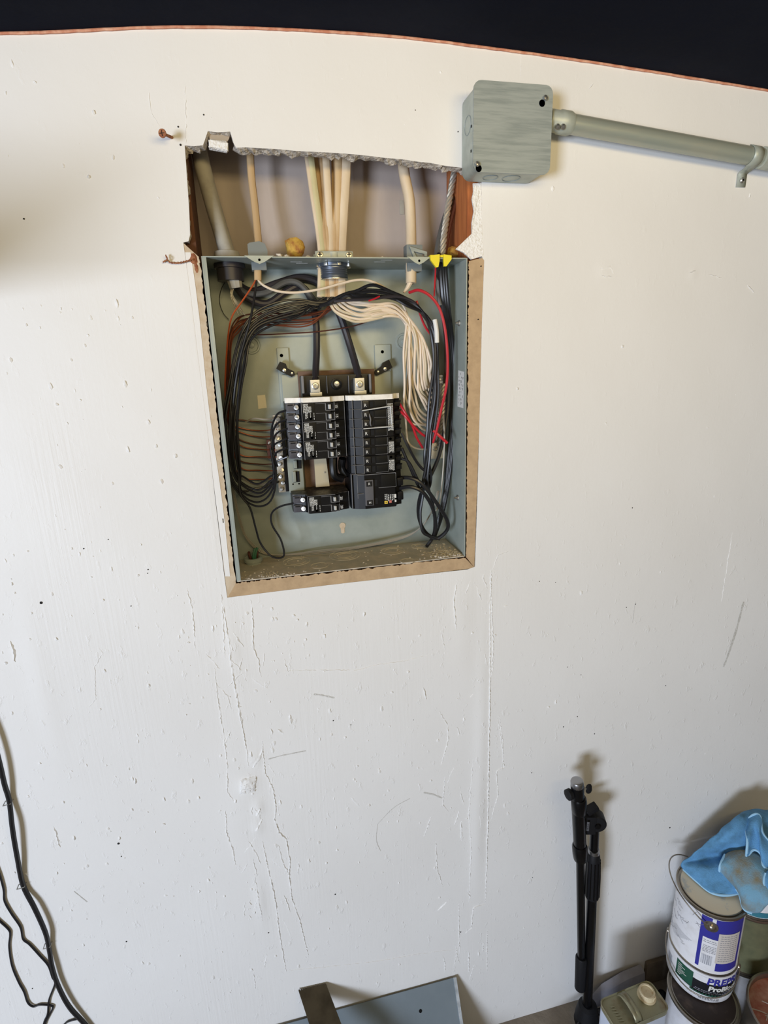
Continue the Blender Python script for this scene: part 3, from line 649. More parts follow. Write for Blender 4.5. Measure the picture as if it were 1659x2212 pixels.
# neutral bars
def bar(pa, pb, Y, w, n, label):
    a = at(*pa, Y); b = at(*pb, Y); x = (a.x+b.x)/2
    mb = MB(); mb.bb(x-w/2, x+w/2, Y, Y+.009, b.z, a.z, .0012); br = part('neutral_bar', mb, 'alu', PANEL, label)
    for i in range(n):
        z = a.z-(i+.6)*(a.z-b.z)/(n+.2); xo = (-1)**i*w*.12
        m = MB(); ax = Vector((random.uniform(-.35, .1), -1, random.uniform(-.2, .4))).normalized()
        m.lathe([(.0036, -.001), (.0036, .0015), (.0030, .0024), (0, .0026)], (x+xo, Y-.0002, z), ax, 10)
        s = part('bar_screw', m, 'steel', br)
    return br
bar((602, 896), (607, 1064), .066, .0125, 12, 'aluminium neutral bar left of the breakers')
mb = MB(); pxbox(mb, 612, 900, 618, 1062, .060, .082, .0006); part('bar_support', mb, 'black_plastic', PANEL)
mb = MB(); pxbox(mb, 575, 950, 600, 990, .076, .084, .001); bb_ = part('bar_strap', mb, 'copper_dull', PANEL)
mb = MB(); mb.lathe([(.0034, 0), (.003, .0016), (0, .002)], at(583, 957, .0758), (0, -1, 0), 12); part('screw', mb, 'steel_dull', bb_)
bar((950, 810), (950, 985), .064, .011, 12, 'aluminium neutral bar right of the breakers')
mb = MB(); pxbox(mb, 930, 958, 958, 990, .050, .075, .0012); gl = part('ground_lug', mb, 'lug', PANEL, 'large silver ground lug')
mb = MB(); mb.lathe([(.004, 0), (.004, .003), (.0025, .003), (.0022, .0012), (0, .0012)], at(940, 968, .0498), (0, -1, 0), 12); part('set_screw', mb, 'steel', gl)
# brown strap behind the right wires
mb = MB(); pxbox(mb, 967, 684, 979, 900, .074, .092, .0008); part('fibre_strap', mb, 'brown_fibre', PANEL)
# conduit hub in the bottom left corner
c = atz(548, 1216, PZ0+T); mb = MB(); mb.lathe([(.0125, 0), (.0125, .004), (.0150, .004), (.0150, .008), (.0128, .010), (.0105, .010), (.0105, -.001)], (c.x, c.y, PZ0+T), (0, 0, 1), 24); HUB = part('conduit_hub', mb, 'panel_grey', PANEL)
mb = MB(); mb.lathe([(0, .003), (.0104, .003)], (c.x, c.y, PZ0+T), (0, 0, 1), 16); part('hub_opening', mb, 'hole', HUB)
HUBC = c

# ================================================================== BREAKERS
YF = 0.015; XC = 0.0; PITCH = 0.0278; ZT = 1.353
def breaker(name, side, z1, n_pole, rating, label, kind='tandem', top='black_plastic'):
    """side -1 left / +1 right; n_pole = number of toggles; one tandem is one PITCH tall"""
    h = {'tandem': PITCH, 'quad': 2*PITCH, 'double': 2*PITCH}[kind]
    z0 = z1-h+.0004; s = side
    x_in = XC+s*.0006; x_out = XC+s*(.0885 if s < 0 else .0850)
    B = thing(name, label, 'circuit breaker', (XC+s*.045, YF+.03, z0), 'circuit breakers')
    X = lambda u: XC+s*u      # u measured outward from the centre line
    # stepped case: raised middle block, lower outer terminal deck, lower inner nose
    mb = MB()
    if s < 0: prof = [(.0008, .050), (.0008, YF+.013), (.010, YF+.010), (.022, YF+.0045), (.024, YF), (.063, YF), (.0655, YF+.002), (.0668, YF+.010), (.0690, YF+.012), (.0745, YF+.0135), (.0875, YF+.018), (.0885, YF+.030), (.0885, .078), (.06, .079), (.0008, .079)]
    else: prof = [(.0012, .050), (.0012, YF+.013), (.004, YF+.008), (.012, YF+.003), (.022, YF), (.070, YF), (.0725, YF+.003), (.0735, YF+.010), (.0835, YF+.014), (.0850, YF+.022), (.0850, .078), (.06, .079), (.0012, .079)]
    n = len(prof); vs = [(X(u), y, z) for z in (z0, z1-.0004) for u, y in prof]
    mb.add(vs, [tuple(range(n)), tuple(range(2*n-1, n-1, -1))]+[(i, (i+1) % n, n+(i+1) % n, n+i) for i in range(n)])
    case = part('case', mb, 'black_plastic', B, smooth=False)
    # worn edge lines
    e = MB()
    m = n_pole; ph = h/m
    for k in range(m):
        zc = z1-(k+.5)*ph
        if s < 0:
            # terminal deck
            t = MB(); t.bb(X(.0872), X(.0745), YF+.0115, YF+.0185, zc-ph*.40, zc+ph*.42, .0012); tm = part('terminal', t, 'breaker_end', B)
            t = MB(); t.bb(X(.0848), X(.0775), YF+.0108, YF+.0114, zc+ph*.20, zc+ph*.33); part('wire_slot', t, 'hole', tm)
            t = MB(); t.lathe([(.0040, 0), (.0040, .0022), (.0034, .003), (0, .0032)], (X(.0722), YF+.0115, zc-ph*.02), (-.25, -1, .15), 14); sw = part('terminal_screw', t, 'steel', B)
            t = MB(); t.bb(X(.0752), X(.0695), YF+.0080, YF+.0083, zc-ph*.05, zc+ph*.0); part('screw_slot', t, 'hole', sw)
            # toggle window, toggle, rating, blank recess
            t = MB(); t.bb(X(.0305), X(.0185), YF-.0006, YF-.0001, zc-ph*.36, zc+ph*.36); w = part('toggle_window', t, 'hole', B)
            t = MB(); t.box((X(.0255), YF-.0015, zc), (.0030, .005, ph*.46), Matrix.Rotation(R_(-18*s), 3, 'Z'), .0006); part('toggle', t, 'toggle_white', B)
            for (u0, u1, za, zb) in ((.0310, .0304, -.38, .38), (.0186, .0178, -.42, .42), (.0310, .0180, -.40, -.36), (.0455, .0310, .34, .375), (.0315, .0310, -.38, .36)):
                e.bb(X(u0), X(u1), YF-.0009, YF+.0002, zc+za*ph, zc+zb*ph)
            t = MB(); text_on(t, rating, .0052, (X(.0150), YF+.0002+.0012*0-.0001, zc), (0, 0, -1), (1, 0, 0)); 
            for i, v in enumerate(t.v): t.v[i] = (v[0], YF+.0010, v[2])
            t2 = MB(); t2.add([(v[0], YF+.0045+(-.0040), v[2]) for v in t.v], t.f)
            t3 = MB(); t3.bb(X(.0178), X(.0118), YF+.0006, YF+.0040, zc-ph*.3, zc+ph*.3); rp = part('rating_plate', t3, 'black_plastic', B)
            part('rating_mark', t2, 'print_white', rp)
        elif kind != 'double':
            t = MB(); t.bb(X(.0330), X(.0240), YF-.0030, YF+.0005, zc-ph*.36, zc+ph*.40, .0008); w = part('toggle', t, 'toggle', B)
            t = MB(); text_on(t, 'R', .0066, (X(.0275), YF-.0033, zc-ph*.06), (1, 0, 0), (0, 0, 1)); part('toggle_mark', t, 'print_white', w)
            t = MB(); t.bb(X(.0400), X(.0345), YF-.0006, YF-.0001, zc-ph*.30, zc+ph*.32); part('toggle_window', t, 'hole', B)
            t = MB(); t.bb(X(.0600), X(.0420), YF-.0009, YF-.0001, zc-ph*.36, zc+ph*.36, .0004); part('blank_plate', t, 'label_black', B)
            for (u0, u1, za, zb) in ((.0228, .0222, -.45, .45), (.0222, .0030, -.47, -.44), (.0232, .0226, -.42, .46), (.0600, .0410, -.42, -.39), (.0092, .0084, -.5, .5), (.0604, .0600, -.38, .40)):
                yy = YF-.0009 if u0 > .021 else (YF+.0010 if u0 < .012 else YF-.0005)
                e.bb(X(u0), X(u1), yy, YF+.003, zc+za*ph, zc+zb*ph)
            # ribbed outer terminals
            t = MB(); t.tube([(X(.0735), YF+.0085, zc+ph*.12), (X(.079), YF+.0065, zc+ph*.24), (X(.0845), YF+.0115, zc+ph*.20)], .0016, 6, 4); t.bb(X(.084), X(.0745), YF+.0085, YF+.016, zc-ph*.36, zc+ph*.2, .001); part('terminal', t, 'black_plastic', B)
    if s < 0:
        # label on the face
        for (u0, u1, za, zb) in ((.0662, .0655, 0, 1), (.0662, .0240, .985, 1.0), (.0012, .0018, 0, 1)): e.bb(X(u0), X(u1), YF-.0006 if u0 > .02 else YF+.012, YF+.004 if u0 > .02 else YF+.02, z0+za*h-.0002, z0+zb*h-.0001)
        t = MB(); t.bb(X(.0645), X(.0470), YF-.0006, YF-.0001, z0+h*.06, z0+h*.95, .0002); lb = part('label', t, 'label_black', B, 'black label with fine white print')
        pr = MB(); r = random.Random(int(z1*10000))
        for c in range(10):
            u = .0636-c*.0012; zz = z0+h*.92-(0 if c < 6 else h*.14)
            while zz > z0+h*(.20 if c in (2, 3, 4, 8) else .48):
                l = r.uniform(.0006, .0024); pr.bb(X(u), X(u-.0007), YF-.0009, YF-.0007, zz-l, zz); zz -= l+r.uniform(.0004, .0009)
        pr.lathe([(0, 0), (.0022, 0)], (X(.0535), YF-.0008, z0+h*.17), (0, -1, 0), 14)
        for q in range(3): pr.bb(X(.0488), X(.0482), YF-.0009, YF-.0007, z0+h*(.10+.13*q), z0+h*(.19+.13*q))
        part('print_lines', pr, 'print_white', lb, kind='stuff')
    elif kind == 'tandem' or kind == 'quad':
        hh = h*.86; t = MB(); t.bb(X(.0705), X(.0610), YF-.0006, YF-.0001, z1-h*.04-hh, z1-h*.04, .0002); lb = part('label', t, 'label_black', B, 'black label with fine white print')
        pr = MB(); r = random.Random(int(z1*9000))
        for c in range(7):
            u = .0620+c*.0012; zz = z1-h*(.12 if kind == 'quad' else .30)
            while zz > z1-hh*.98:
                l = r.uniform(.0006, .0026); pr.bb(X(u), X(u+.0007), YF-.0009, YF-.0007, zz-l, zz); zz -= l+r.uniform(.0004, .0010)
        pr.lathe([(0, 0), (.0021, 0)], (X(.0650), YF-.0008, z1-h*(.14 if kind == 'tandem' else .5)), (0, -1, 0), 14)
        part('print_lines', pr, 'print_white', lb, kind='stuff')
    if kind == 'quad':
        # white wire handle tie, a three-sided staple over the toggles
        a, b, c, d = (X(.0215), YF-.010, z1-.0145), (X(.0640), YF-.010, z1-.0100), (X(.0660), YF-.010, z1-.0400), (X(.0220), YF-.010, z1-.0410)
        t = MB(); 
        for p, q in ((a, b), (b, c), (c, d)): t.tube([p, q], .00085, 8, 0)
        t.tube([c, (c[0], YF+.004, c[2])], .0008, 8, 0); t.tube([b, (b[0], YF+.004, b[2])], .0008, 8, 0)
        part('handle_tie', t, 'toggle_white', B, 'bent white wire handle tie')
        t = MB(); t.tube([(X(.0335), YF-.001, z1-.0205), (X(.0345), YF-.004, z1-.028), (X(.0340), YF-.004, z1-.034), (X(.0355), YF-.001, z1-.0385)], .0011, 8, 5); part('tie_clip', t, 'edge_grey', B)
    if kind == 'double':
        zc = (z0+z1)/2
        t = MB(); t.bb(X(.0350), X(.0215), YF-.0045, YF+.0002, z0+h*.10, z1-h*.16, .0012); hd = part('handle', t, 'toggle_grey', B, 'grey double handle')
        t = MB(); t.bb(X(.0332), X(.0240), YF-.0050, YF-.0044, z1-h*.34, z1-h*.20); t.bb(X(.0332), X(.0240), YF-.0050, YF-.0044, z0+h*.12, z0+h*.26); pl = part('handle_inset', t, 'toggle', hd)
        t = MB()
        for z, ch_ in ((z1-h*.27, 'R'), (z0+h*.19, 'H')): text_on(t, ch_, .0056, (X(.0286), YF-.0053, z), (1, 0, 0), (0, 0, 1))
        part('handle_mark', t, 'print_white', pl)
        t = MB(); t.bb(X(.0420), X(.0360), YF-.0006, YF-.0001, z1-h*.36, z1-h*.18); t.bb(X(.0420), X(.0360), YF-.0006, YF-.0001, z0+h*.12, z0+h*.30); part('toggle_window', t, 'hole', B)
        t = MB(); t.bb(X(.0715), X(.0480), YF-.0012, YF-.0001, z1-h*.40, z1-h*.06, .0006); part('blank_plate', t, 'label_black', B)
        for (u0, u1, za, zb) in ((.0032, .0026, .0, 1), (.0118, .0112, .30, .94), (.0715, .0112, .965, .98), (.0715, .0440, .575, .585), (.0720, .0714, .58, .97), (.0210, .0112, .44, .455)):
            e.bb(X(u0), X(u1), YF-.0010 if u0 > .02 else YF+.003, YF+.010, z0+za*h, z0+zb*h)
        pr = MB(); r = random.Random(5)
        for c in range(6):
            u = .0532+c*.0028; zz = z0+h*(.38 if c < 2 else .36)
            while zz > z0+h*.20:
                l = r.uniform(.0008, .0024); pr.bb(X(u), X(u+.0013), YF-.0008, YF-.0002, zz-l, zz); zz -= l+r.uniform(.0004, .001)
        pr.bb(X(.0690), X(.0715), YF-.0008, YF-.0002, z0+h*.13, z0+h*.20); pr.bb(X(.0690), X(.0715), YF-.0008, YF-.0002, z0+h*.25, z0+h*.36)
        part('print_lines', pr, 'print_white', B, kind='stuff')
        pr = MB(); pr.bb(X(.0525), X(.0575), YF-.0008, YF-.0002, z0+h*.10, z0+h*.185); ys = part('yellow_mark', pr, 'print_yellow', B, 'small yellow square mark')
        pr = MB(); pr.bb(X(.0543), X(.0557), YF-.0010, YF-.0007, z0+h*.132, z0+h*.153); part('mark_centre', pr, 'hole', ys)
        pr = MB(); pr.bb(X(.0600), X(.0640), YF-.0008, YF-.0002, z0+h*.12, z0+h*.19); part('red_mark', pr, 'print_red', B)
        for zq in (z1-h*.30, z0+h*.28):
            t = MB(); t.bb(X(.0850), X(.0745), YF+.004, YF+.022, zq-h*.13, zq+h*.11, .003); part('terminal', t, 'black_plastic', B)
    if e.v: part('worn_edges', e, 'edge_grey', B, smooth=False)
    if top != 'black_plastic':
        t = MB(); pr_ = [p for p in prof]; o = [(X(u), min(y, .0345) if top == 'breaker_top' else y) for u, y in pr_]
        vs = [(x, y, z) for z in (z1-.0003, z1+(.0070 if top == 'breaker_top' else .0005)) for x, y in o]; t.add(vs, [tuple(range(n)), tuple(range(2*n-1, n-1, -1))]+[(i, (i+1) % n, n+(i+1) % n, n+i) for i in range(n)])
        part('case_top', t, top, B, 'pale plaster dust caked on top' if top == 'breaker_top' else 'dusty top', smooth=False)
    return B
breaker('tandem_breaker', -1, ZT, 2, '15', 'black tandem breaker at the top of the left column, dusty white top', top='breaker_top')
breaker('tandem_breaker', -1, ZT-PITCH, 2, '15', 'middle black tandem breaker of the three stacked in the left column')
breaker('tandem_breaker', -1, ZT-2*PITCH, 2, '15', 'black tandem breaker directly above the empty slot, left column')
breaker('tandem_breaker', -1, ZT-5*PITCH, 2, '20', 'lone black tandem breaker marked 20 below the empty slot', top='black_plastic_dusty')
breaker('quad_breaker', 1, ZT, 4, '', 'tall black four-toggle breaker with a white wire handle tie', 'quad', top='breaker_top')
breaker('tandem_breaker', 1, ZT-2*PITCH, 2, '', 'black tandem breaker just under the wire handle tie, right column')
breaker('tandem_breaker', 1, ZT-3*PITCH, 2, '', 'black tandem breaker just above the wide double-pole breaker')
breaker('double_pole_breaker', 1, ZT-4*PITCH, 1, '', 'wide black double-pole breaker with one grey handle and yellow mark', 'double')

# ================================================================== CABLES AND WIRES
def P3(pts): return [at(a, b, y) for a, b, y in pts]
def wire(name, pts, r, m, label, cat='wire', group=None, n=8, sm=6, flat=1.0, side=None, jit=0.0):
    if jit:
        k = len(pts)
        pts = [(a+(J.gauss(0, jit) if 0 < i < k-2 else 0), b+(J.gauss(0, jit) if 0 < i < k-2 else 0), max(.004, y+(J.gauss(0, jit*.0009) if 0 < i < k-2 else 0))) for i, (a, b, y) in enumerate(pts)]
    mb = MB(); mb.tube(P3(pts), r, n, sm, flat, True, side); return single(name, mb, m, label, cat, group)
J = random.Random(21)
ORD = ['first', 'second', 'third', 'fourth', 'fifth', 'sixth', 'seventh', 'eighth', 'ninth', 'tenth', 'eleventh', 'twelfth']
# ---- cables in the stud bay, entering the top of the panel
wire('service_cable', [(428, 316, .058), (440, 370, .058), (462, 450, .057), (480, 510, .055), (492, 552, .050), (500, 590, .046)], .0135, 'se_grey', 'thick grey service cable entering the top left of the panel', 'cable', n=14, flat=.8)
wire('service_cable', [(500, 588, .046), (506, 605, .046), (510, 622, .047)], [.0125, .0105, .009], 'se_grey', 'frayed end of the grey service cable inside the panel top left', 'cable', n=10)
c = atz(495, 548, PZ1+.001)
sc_ = thing('cable_connector', 'dark round connector of the thick grey service cable in the panel corner', 'connector', (c.x, c.y, PZ1))
CS = at(499, 575, .047)
mb = MB(); mb.lathe([(.022, .0), (.022, .004), (.018, .005), (.0165, .013), (.0135, .013)], (CS.x-.004, .048, PZ1+.0004), (0, 0, 1), 24); part('flange', mb, 'se_grey', sc_)
mb = MB(); mb.lathe([(.0135, 0), (.021, 0), (.021, -.006), (.018, -.0065), (.018, -.022), (.0135, -.022)], (CS.x-.002, .048, PZ1-T-.0002), (0, 0, 1), 24); part('locknut', mb, 'ins_black_thick', sc_)
wire('branch_cable', [(540, 318, .055), (543, 380, .055), (550, 440, .053), (556, 500, .048), (559, 540, .040), (557, 580, .034), (557, 606, .032)], .0050, 'nm_amber', 'single amber cable with the left grey clamp above the panel', 'cable', n=10, flat=.7, side=(1, 0, 0))
tops = [661, 668, 679, 692, 703, 722, 731, 750]; bots = [692, 697, 703, 709, 715, 722, 730, 738]; ends = [690, 697, 705, 711, 718, 724, 731, 736]
ms = ['nm_cream', 'nm_olive', 'nm_tan', 'nm_tan', 'nm_cream', 'nm_tan', 'nm_tan', 'nm_cream']
for i in range(8):
    y = .062 if i in (2, 3, 5) else .052
    w = [.0038, .0052, .0040, .0036, .0052, .0042, .0050, .0068][i]
    wire('branch_cable', [(tops[i], 318, y), (tops[i]+(bots[i]-tops[i])*.4, 410, y-.002), (tops[i]+(bots[i]-tops[i])*.8, 490, .052), (bots[i], 545, .048), (bots[i], 590, .046), (ends[i], 642, .040)], w, ms[i], 'cream sheathed cable into the round central connector, %s from the left' % ORD[i], 'cable', 'cables through the central connector', n=10, flat=.62, side=(1, 0, 0))
wire('branch_cable', [(868, 330, .052), (874, 380, .050), (884, 430, .049), (887, 480, .048), (888, 530, .042), (888, 580, .036), (888, 612, .034)], .0078, 'nm_cream', 'round cream cable with the right grey clamp above the panel', 'cable', n=12)
def strands(name, pts, r, k, m, label, cat, pitch=.03, rs=None):
    P = catmull(P3(pts), 10); mb = MB(); n = len(P); L = [0]
    for i in range(1, n): L.append(L[-1]+(P[i]-P[i-1]).length)
    for q in range(k):
        pp = []
        for i in range(n):
            t = (P[min(i+1, n-1)]-P[max(i-1, 0)]).normalized(); _, u, w = frame(t); a = 2*math.pi*(q/k+L[i]/pitch); pp.append(P[i]+u*math.cos(a)*r+w*math.sin(a)*r)
        mb.tube(pp, rs or r*.8, 6, 0)
    return single(name, mb, m, label, cat)
strands('bare_strand', [(986, 350, .060), (976, 400, .058), (966, 460, .054), (959, 510, .048), (956, 550, .042), (952, 590, .036)], .0028, 4, 'alu', 'twisted bare aluminium strand beside the orange stud', 'cable')
wire('feeder_cable', [(1004, 340, .085), (984, 410, .078), (962, 470, .066), (949, 520, .054), (944, 560, .042), (946, 600, .034), (952, 660, .032)], .0048, 'ins_grey', 'grey cable running down left of the twisted bare strand', 'cable')
wire('feeder_cable', [(1000, 350, .070), (988, 420, .066), (972, 480, .058), (961, 540, .046), (957, 580, .036), (958, 640, .034)], .0040, 'copper_dull', 'dull reddish wire hugging the right of the twisted bare strand', 'cable')
# ---- clamps and connectors on the top of the panel
cc = at(719, 555, .048); cx = cc.x
cn = thing('cable_connector', 'round central metal cable connector with a two-screw clamp bar', 'connector', (cx, .048, PZ1))
mb = MB(); mb.box((cx, .036, PZ1+.0085), (.054, .006, .0105), None, .003); mb.box((cx, .060, PZ1+.0085), (.054, .006, .0105), None, .003); clb = part('clamp_bar', mb, 'galvanised_side', cn)
for dx in (-.0205, .0205):
    mb = MB(); mb.lathe([(.0042, 0), (.0038, .002), (0, .0026)], (cx+dx, .0328, PZ1+.0085), (0, -1, 0), 12); s = part('screw', mb, 'steel', clb)
    mb = MB(); mb.bb(cx+dx-.003, cx+dx+.003, .0299, .0304, PZ1+.0080, PZ1+.0090); mb.bb(cx+dx-.0005, cx+dx+.0005, .0299, .0304, PZ1+.0055, PZ1+.0115); part('screw_slot', mb, 'hole', s)
mb = MB(); mb.lathe([(.0185, .0), (.0195, .002), (.0185, .004), (.016, .004), (.016, .012), (.0145, .012)], (cx, .048, PZ1+.0002), (0, 0, 1), 28); part('body', mb, 'galvanised_side', cn)
mb = MB(); mb.lathe([(.0175, 0), (.0230, 0), (.0230, -.0042), (.0200, -.005), (.0200, -.0062)], (cx, .048, PZ1-T-.0002), (0, 0, 1), 16); ln = part('locknut', mb, 'zinc_blue', cn)
for k in range(8):
    a = k*math.pi/4+.2; mb = MB(); mb.box((cx+math.cos(a)*.0238, .048+math.sin(a)*.0238, PZ1-.0042), (.004, .005, .0042), Matrix.Rotation(a, 3, 'Z'), .0008); part('lug_tooth', mb, 'steel', ln)
mb = MB(); mb.lathe([(.0170, 0), (.0198, -.0002), (.0192, -.002), (.0198, -.003), (.0192, -.0045), (.0198, -.006), (.0192, -.0075), (.0200, -.009), (.0202, -.0125), (.0185, -.0135), (.0172, -.0130)], (cx, .048, PZ1-.0080), (0, 0, 1), 28); part('threaded_collar', mb, 'zinc_blue', cn)
mb = MB(); mb.lathe([(.0173, 0), (.0206, 0), (.0206, -.0013), (.0173, -.0013)], (cx, .048, PZ1-.0216), (0, 0, 1), 28); part('collar_rim', mb, 'steel', cn)
# left plastic clamp
c = at(556, 535, .040)
cp = thing('cable_clamp', 'plain grey plastic cable clamp holding the amber cable', 'clamp', (c.x, .040, PZ1))
mb = MB(); mb.prism([(-.013, 0), (.012, 0), (.013, .012), (.010, .021), (.003, .024), (-.010, .022), (-.013, .020)], (c.x, .030, PZ1+.0003), (1, 0, 0), (0, 0, 1), (0, .016, 0)); part('housing', mb, 'clamp_grey', cp, ang=20)
mb = MB(); mb.bb(c.x-.010, c.x+.010, .030, .046, PZ1-.012, PZ1-T-.0002, .001); part('snap_collar', mb, 'clamp_grey', cp)
# right plastic clamp with triangular latch
c = at(893, 535, .038)
cp = thing('cable_clamp', 'grey plastic cable clamp with triangular latch on the round cream cable', 'clamp', (c.x, .038, PZ1))
mb = MB(); mb.bb(c.x-.0125, c.x+.0115, .030, .048, PZ1+.0003, PZ1+.0225, .0012); hs = part('housing', mb, 'clamp_grey', cp)
mb = MB(); tri = [(-.009, .019), (.017, .012), (.017, .006), (.013, .006), (.013, .009), (-.003, .0125), (.004, .0005), (.008, -.001), (.003, -.0035), (0, -.0025)]
mb.prism(tri, (c.x, .0298, PZ1+.0004), (1, 0, 0), (0, 0, 1), (0, -.003, 0)); part('latch', mb, 'galvanised', cp, smooth=False)
mb = MB(); mb.bb(c.x-.0115, c.x+.0095, .028, .046, PZ1-.0135, PZ1-T-.0002, .001); part('snap_collar', mb, 'clamp_grey', cp)
# yellow bushing: two wings clipped on the lip
c = at(948, 565, .004)
yb = thing('cable_bushing', 'bright yellow plastic bushing clipped on the panel top lip', 'bushing', (c.x, .01, PZ1-.01))
mb = MB(); mb.prism([(-.0155, .003), (-.002, .0045), (-.002, -.004), (-.004, -.012), (-.007, -.0125), (-.015, -.003)], (c.x, -.0016, PZ1-.0010), (1, 0, 0), (0, 0, 1), (0, -.004, 0)); part('wing', mb, 'yellow_plastic', yb, ang=20)
mb = MB(); mb.prism([(.0155, .003), (.004, .0045), (.004, -.004), (.0045, -.011), (.008, -.011), (.0155, -.002)], (c.x, -.0016, PZ1-.0010), (1, 0, 0), (0, 0, 1), (0, -.004, 0)); part('wing', mb, 'yellow_plastic', yb, ang=20)
mb = MB(); mb.bb(c.x-.0145, c.x+.0145, -.0030, .020, PZ1+.0002, PZ1+.0032, .001); part('bridge', mb, 'yellow_plastic', yb)
# foam lumps and plaster bits on top of the panel
def lump(px, py, Y, r, m, label, cat, sq=(1, 1, 1)):
    p = at(px, py, Y); mb = MB(); mb.blob(p, r, 2, .2, sq)
    for i, v in enumerate(mb.v): mb.v[i] = (v[0], v[1], max(v[2], PZ1+.0002))
    return single('foam_lump' if m == 'foam' else 'plaster_chunk', mb, m, label, cat)
lump(637, 535, .045, .0135, 'foam', 'yellow-brown lump of old spray foam left of the central connector', 'foam', (1, .8, 1.1))
lump(985, 546, .060, .014, 'foam', 'tan lump of old spray foam behind the yellow bushing', 'foam', (1.3, .8, .6))
for i, (px, py) in enumerate(((603, 551), (618, 553), (665, 550), (826, 552), (835, 554))):
    p = at(px, py, .010+.006*i); mb = MB(); mb.blob((p.x, p.y, PZ1+.003), .0042, 1, .35, (1.2, 1, .7)); single('plaster_chunk', mb, 'crumb', 'small white plaster chunk lying on the panel top lip', 'plaster', 'plaster chunks on the panel top')
# ---- main feeders to the lugs
wire('main_feeder', [(506, 612, .058), (528, 640, .070), (575, 656, .076), (618, 630, .078), (648, 618, .078), (670, 642, .080), (682, 690, .080), (684, 750, .075), (682, 800, .062), (681, 828, .045)], .0052, 'ins_black_thick', 'thick black feeder cable bolted in the left lug', 'cable', n=10)
wire('main_feeder', [(508, 612, .066), (545, 630, .082), (600, 612, .083), (648, 600, .084), (690, 612, .085), (722, 655, .084), (741, 700, .080), (757, 750, .075), (770, 795, .062), (777, 826, .045)], .0056, 'ins_black_thick', 'thick black feeder cable slanting down to the right lug', 'cable', n=10)
wire('service_neutral', [(510, 618, .060), (535, 634, .070), (575, 632, .072), (615, 610, .070), (645, 612, .068), (672, 640, .070), (690, 668, .075)], .0042, 'ins_grey', 'grey bare neutral cable arching behind the black wires', 'cable')
for k in range(6):
    a = J.uniform(-8, 8)
    wire('frayed_strand', [(506+k, 610, .046), (500+a*.4, 632+k, .044), (512+a, 655+k*2, .044), (522+a*1.6, 676+k, .046)], .0006, 'steel_dull', 'thin frayed strand hanging from the grey service cable end', 'wire', 'frayed service cable strands', n=5)
wire('loop_wire', [(492, 600, .05), (478, 625, .07), (474, 652, .08), (482, 676, .085), (494, 690, .086)], .0006, 'ins_black', 'thin dark loop of wire in the top left panel corner', n=5)
# ---- copper ground wires on the left
for i in range(9):
    ye = 912+i*15
    wire('ground_wire', [(742-i*4, 652+i, .058), (712-i*4, 668+i*3.2, .060), (650, 676+i*3.6+J.uniform(-2, 2), .062), (590, 676+i*3.4+J.uniform(-2, 2), .062), (535, 678+i*3, .060), (505+i, 694+i*3, .056), (493+i*.8, 740, .054), (489+i, 800, .062), (488+i*1.3, 860, .072), (494+i, 880+(ye-880)*.6, .080), (520, ye-6+J.uniform(-3, 3), .085), (560, ye+J.uniform(-2, 4), .084), (598, ye, .066)], .00105, 'copper' if i % 3 else 'copper_dull', 'bare copper ground wire, %s from the top on the left neutral bar' % ORD[i], 'wire', 'copper ground wires left of the breakers', n=6, jit=1.6)
wire('ground_wire', [(522, 718, .070), (560, 723, .076), (630, 720, .074), (690, 716, .070), (760, 705, .066), (815, 686, .060), (860, 662, .050)], .0011, 'copper_dull', 'lone copper wire crossing below the wire bundle', n=6)
wire('ground_wire', [(552, 606, .031), (540, 626, .030), (520, 655, .030), (502, 682, .030), (494, 715, .034), (489, 770, .045), (486, 840, .06), (489, 900, .075)], .0012, 'ins_orange', 'bright orange copper wire coming out of the amber cable', n=6)
# ---- black branch wires on the left
terms = [886, 906, 926, 947, 967, 987]
for i in range(9):
    yl = 1094-i*9.5
    base = [(735-i*5, 640+(i % 3)*8, .040), (690-i*2, 652+(i % 4)*5, .034), (650, 650+i*3.6+J.uniform(-3, 3), .030), (600, 654+i*5.0+J.uniform(-3, 3), .028), (556, 672+i*5.6, .026), (526+i*1.6, 706+i*4.2, .024), (505+i*3.0, 766+i*2.2, .024), (491+i*3.8, 840, .024), (481+i*4.2, 915, .025), (483+i*4.0, 980, .030), (495+i*3.2, 1030-i*1.5, .036)]
    if i < 6:
        tgt = terms[5-i] if i != 5 else terms[0]
        tgt = terms[i]
        tail = [(524, yl-16, .040), (556, yl, .042), (582, yl-14, .042), (596-i, 1036-i*3, .040), (591-i*1.2, 990-i*4, .040), (588+i*1.5, (960+tgt)/2+8 if tgt < 955 else tgt+18, .042), (598, tgt+10, .036), (620, tgt, .030)]
    elif i == 6:
        tail = [(520, 1066, .036), (540, 1100, .036), (550, 1140, .036), (562, 1175, .040), (588, 1204, .040), (611, 1200, .040), (608, 1170, .042), (588, 1135, .044), (588, 1112, .042), (606, 1094, .036), (640, 1086, .030)]
    else:
        tail = [(522, 1062, .050), (550, 1062-i, .056), (578, 1050, .058), (603, 1040-(i-7)*16, .064)]
    wire('branch_wire', base+tail, .00155, 'ins_black', 'black wire looping down to the lone breaker below the slot' if i == 6 else ('black wire sweeping down the left side to the %s left breaker terminal from the top' % ORD[i] if i < 6 else 'black branch wire curling up to the left neutral bar foot, the %s of two' % ('lower' if i == 7 else 'upper')), 'wire', None if i == 6 else ('black wires left of the breakers' if i < 6 else 'black wires to the neutral bar foot'), n=7, jit=1.7)
wire('branch_wire', [(554, 608, .030), (550, 640, .026), (541, 690, .020), (530, 730, .020), (517, 780, .020), (506, 850, .022), (500, 930, .026), (503, 1000, .034), (512, 1040, .040)], .0017, 'ins_black', 'black wire dropping straight from the amber cable across the bundle', n=7)
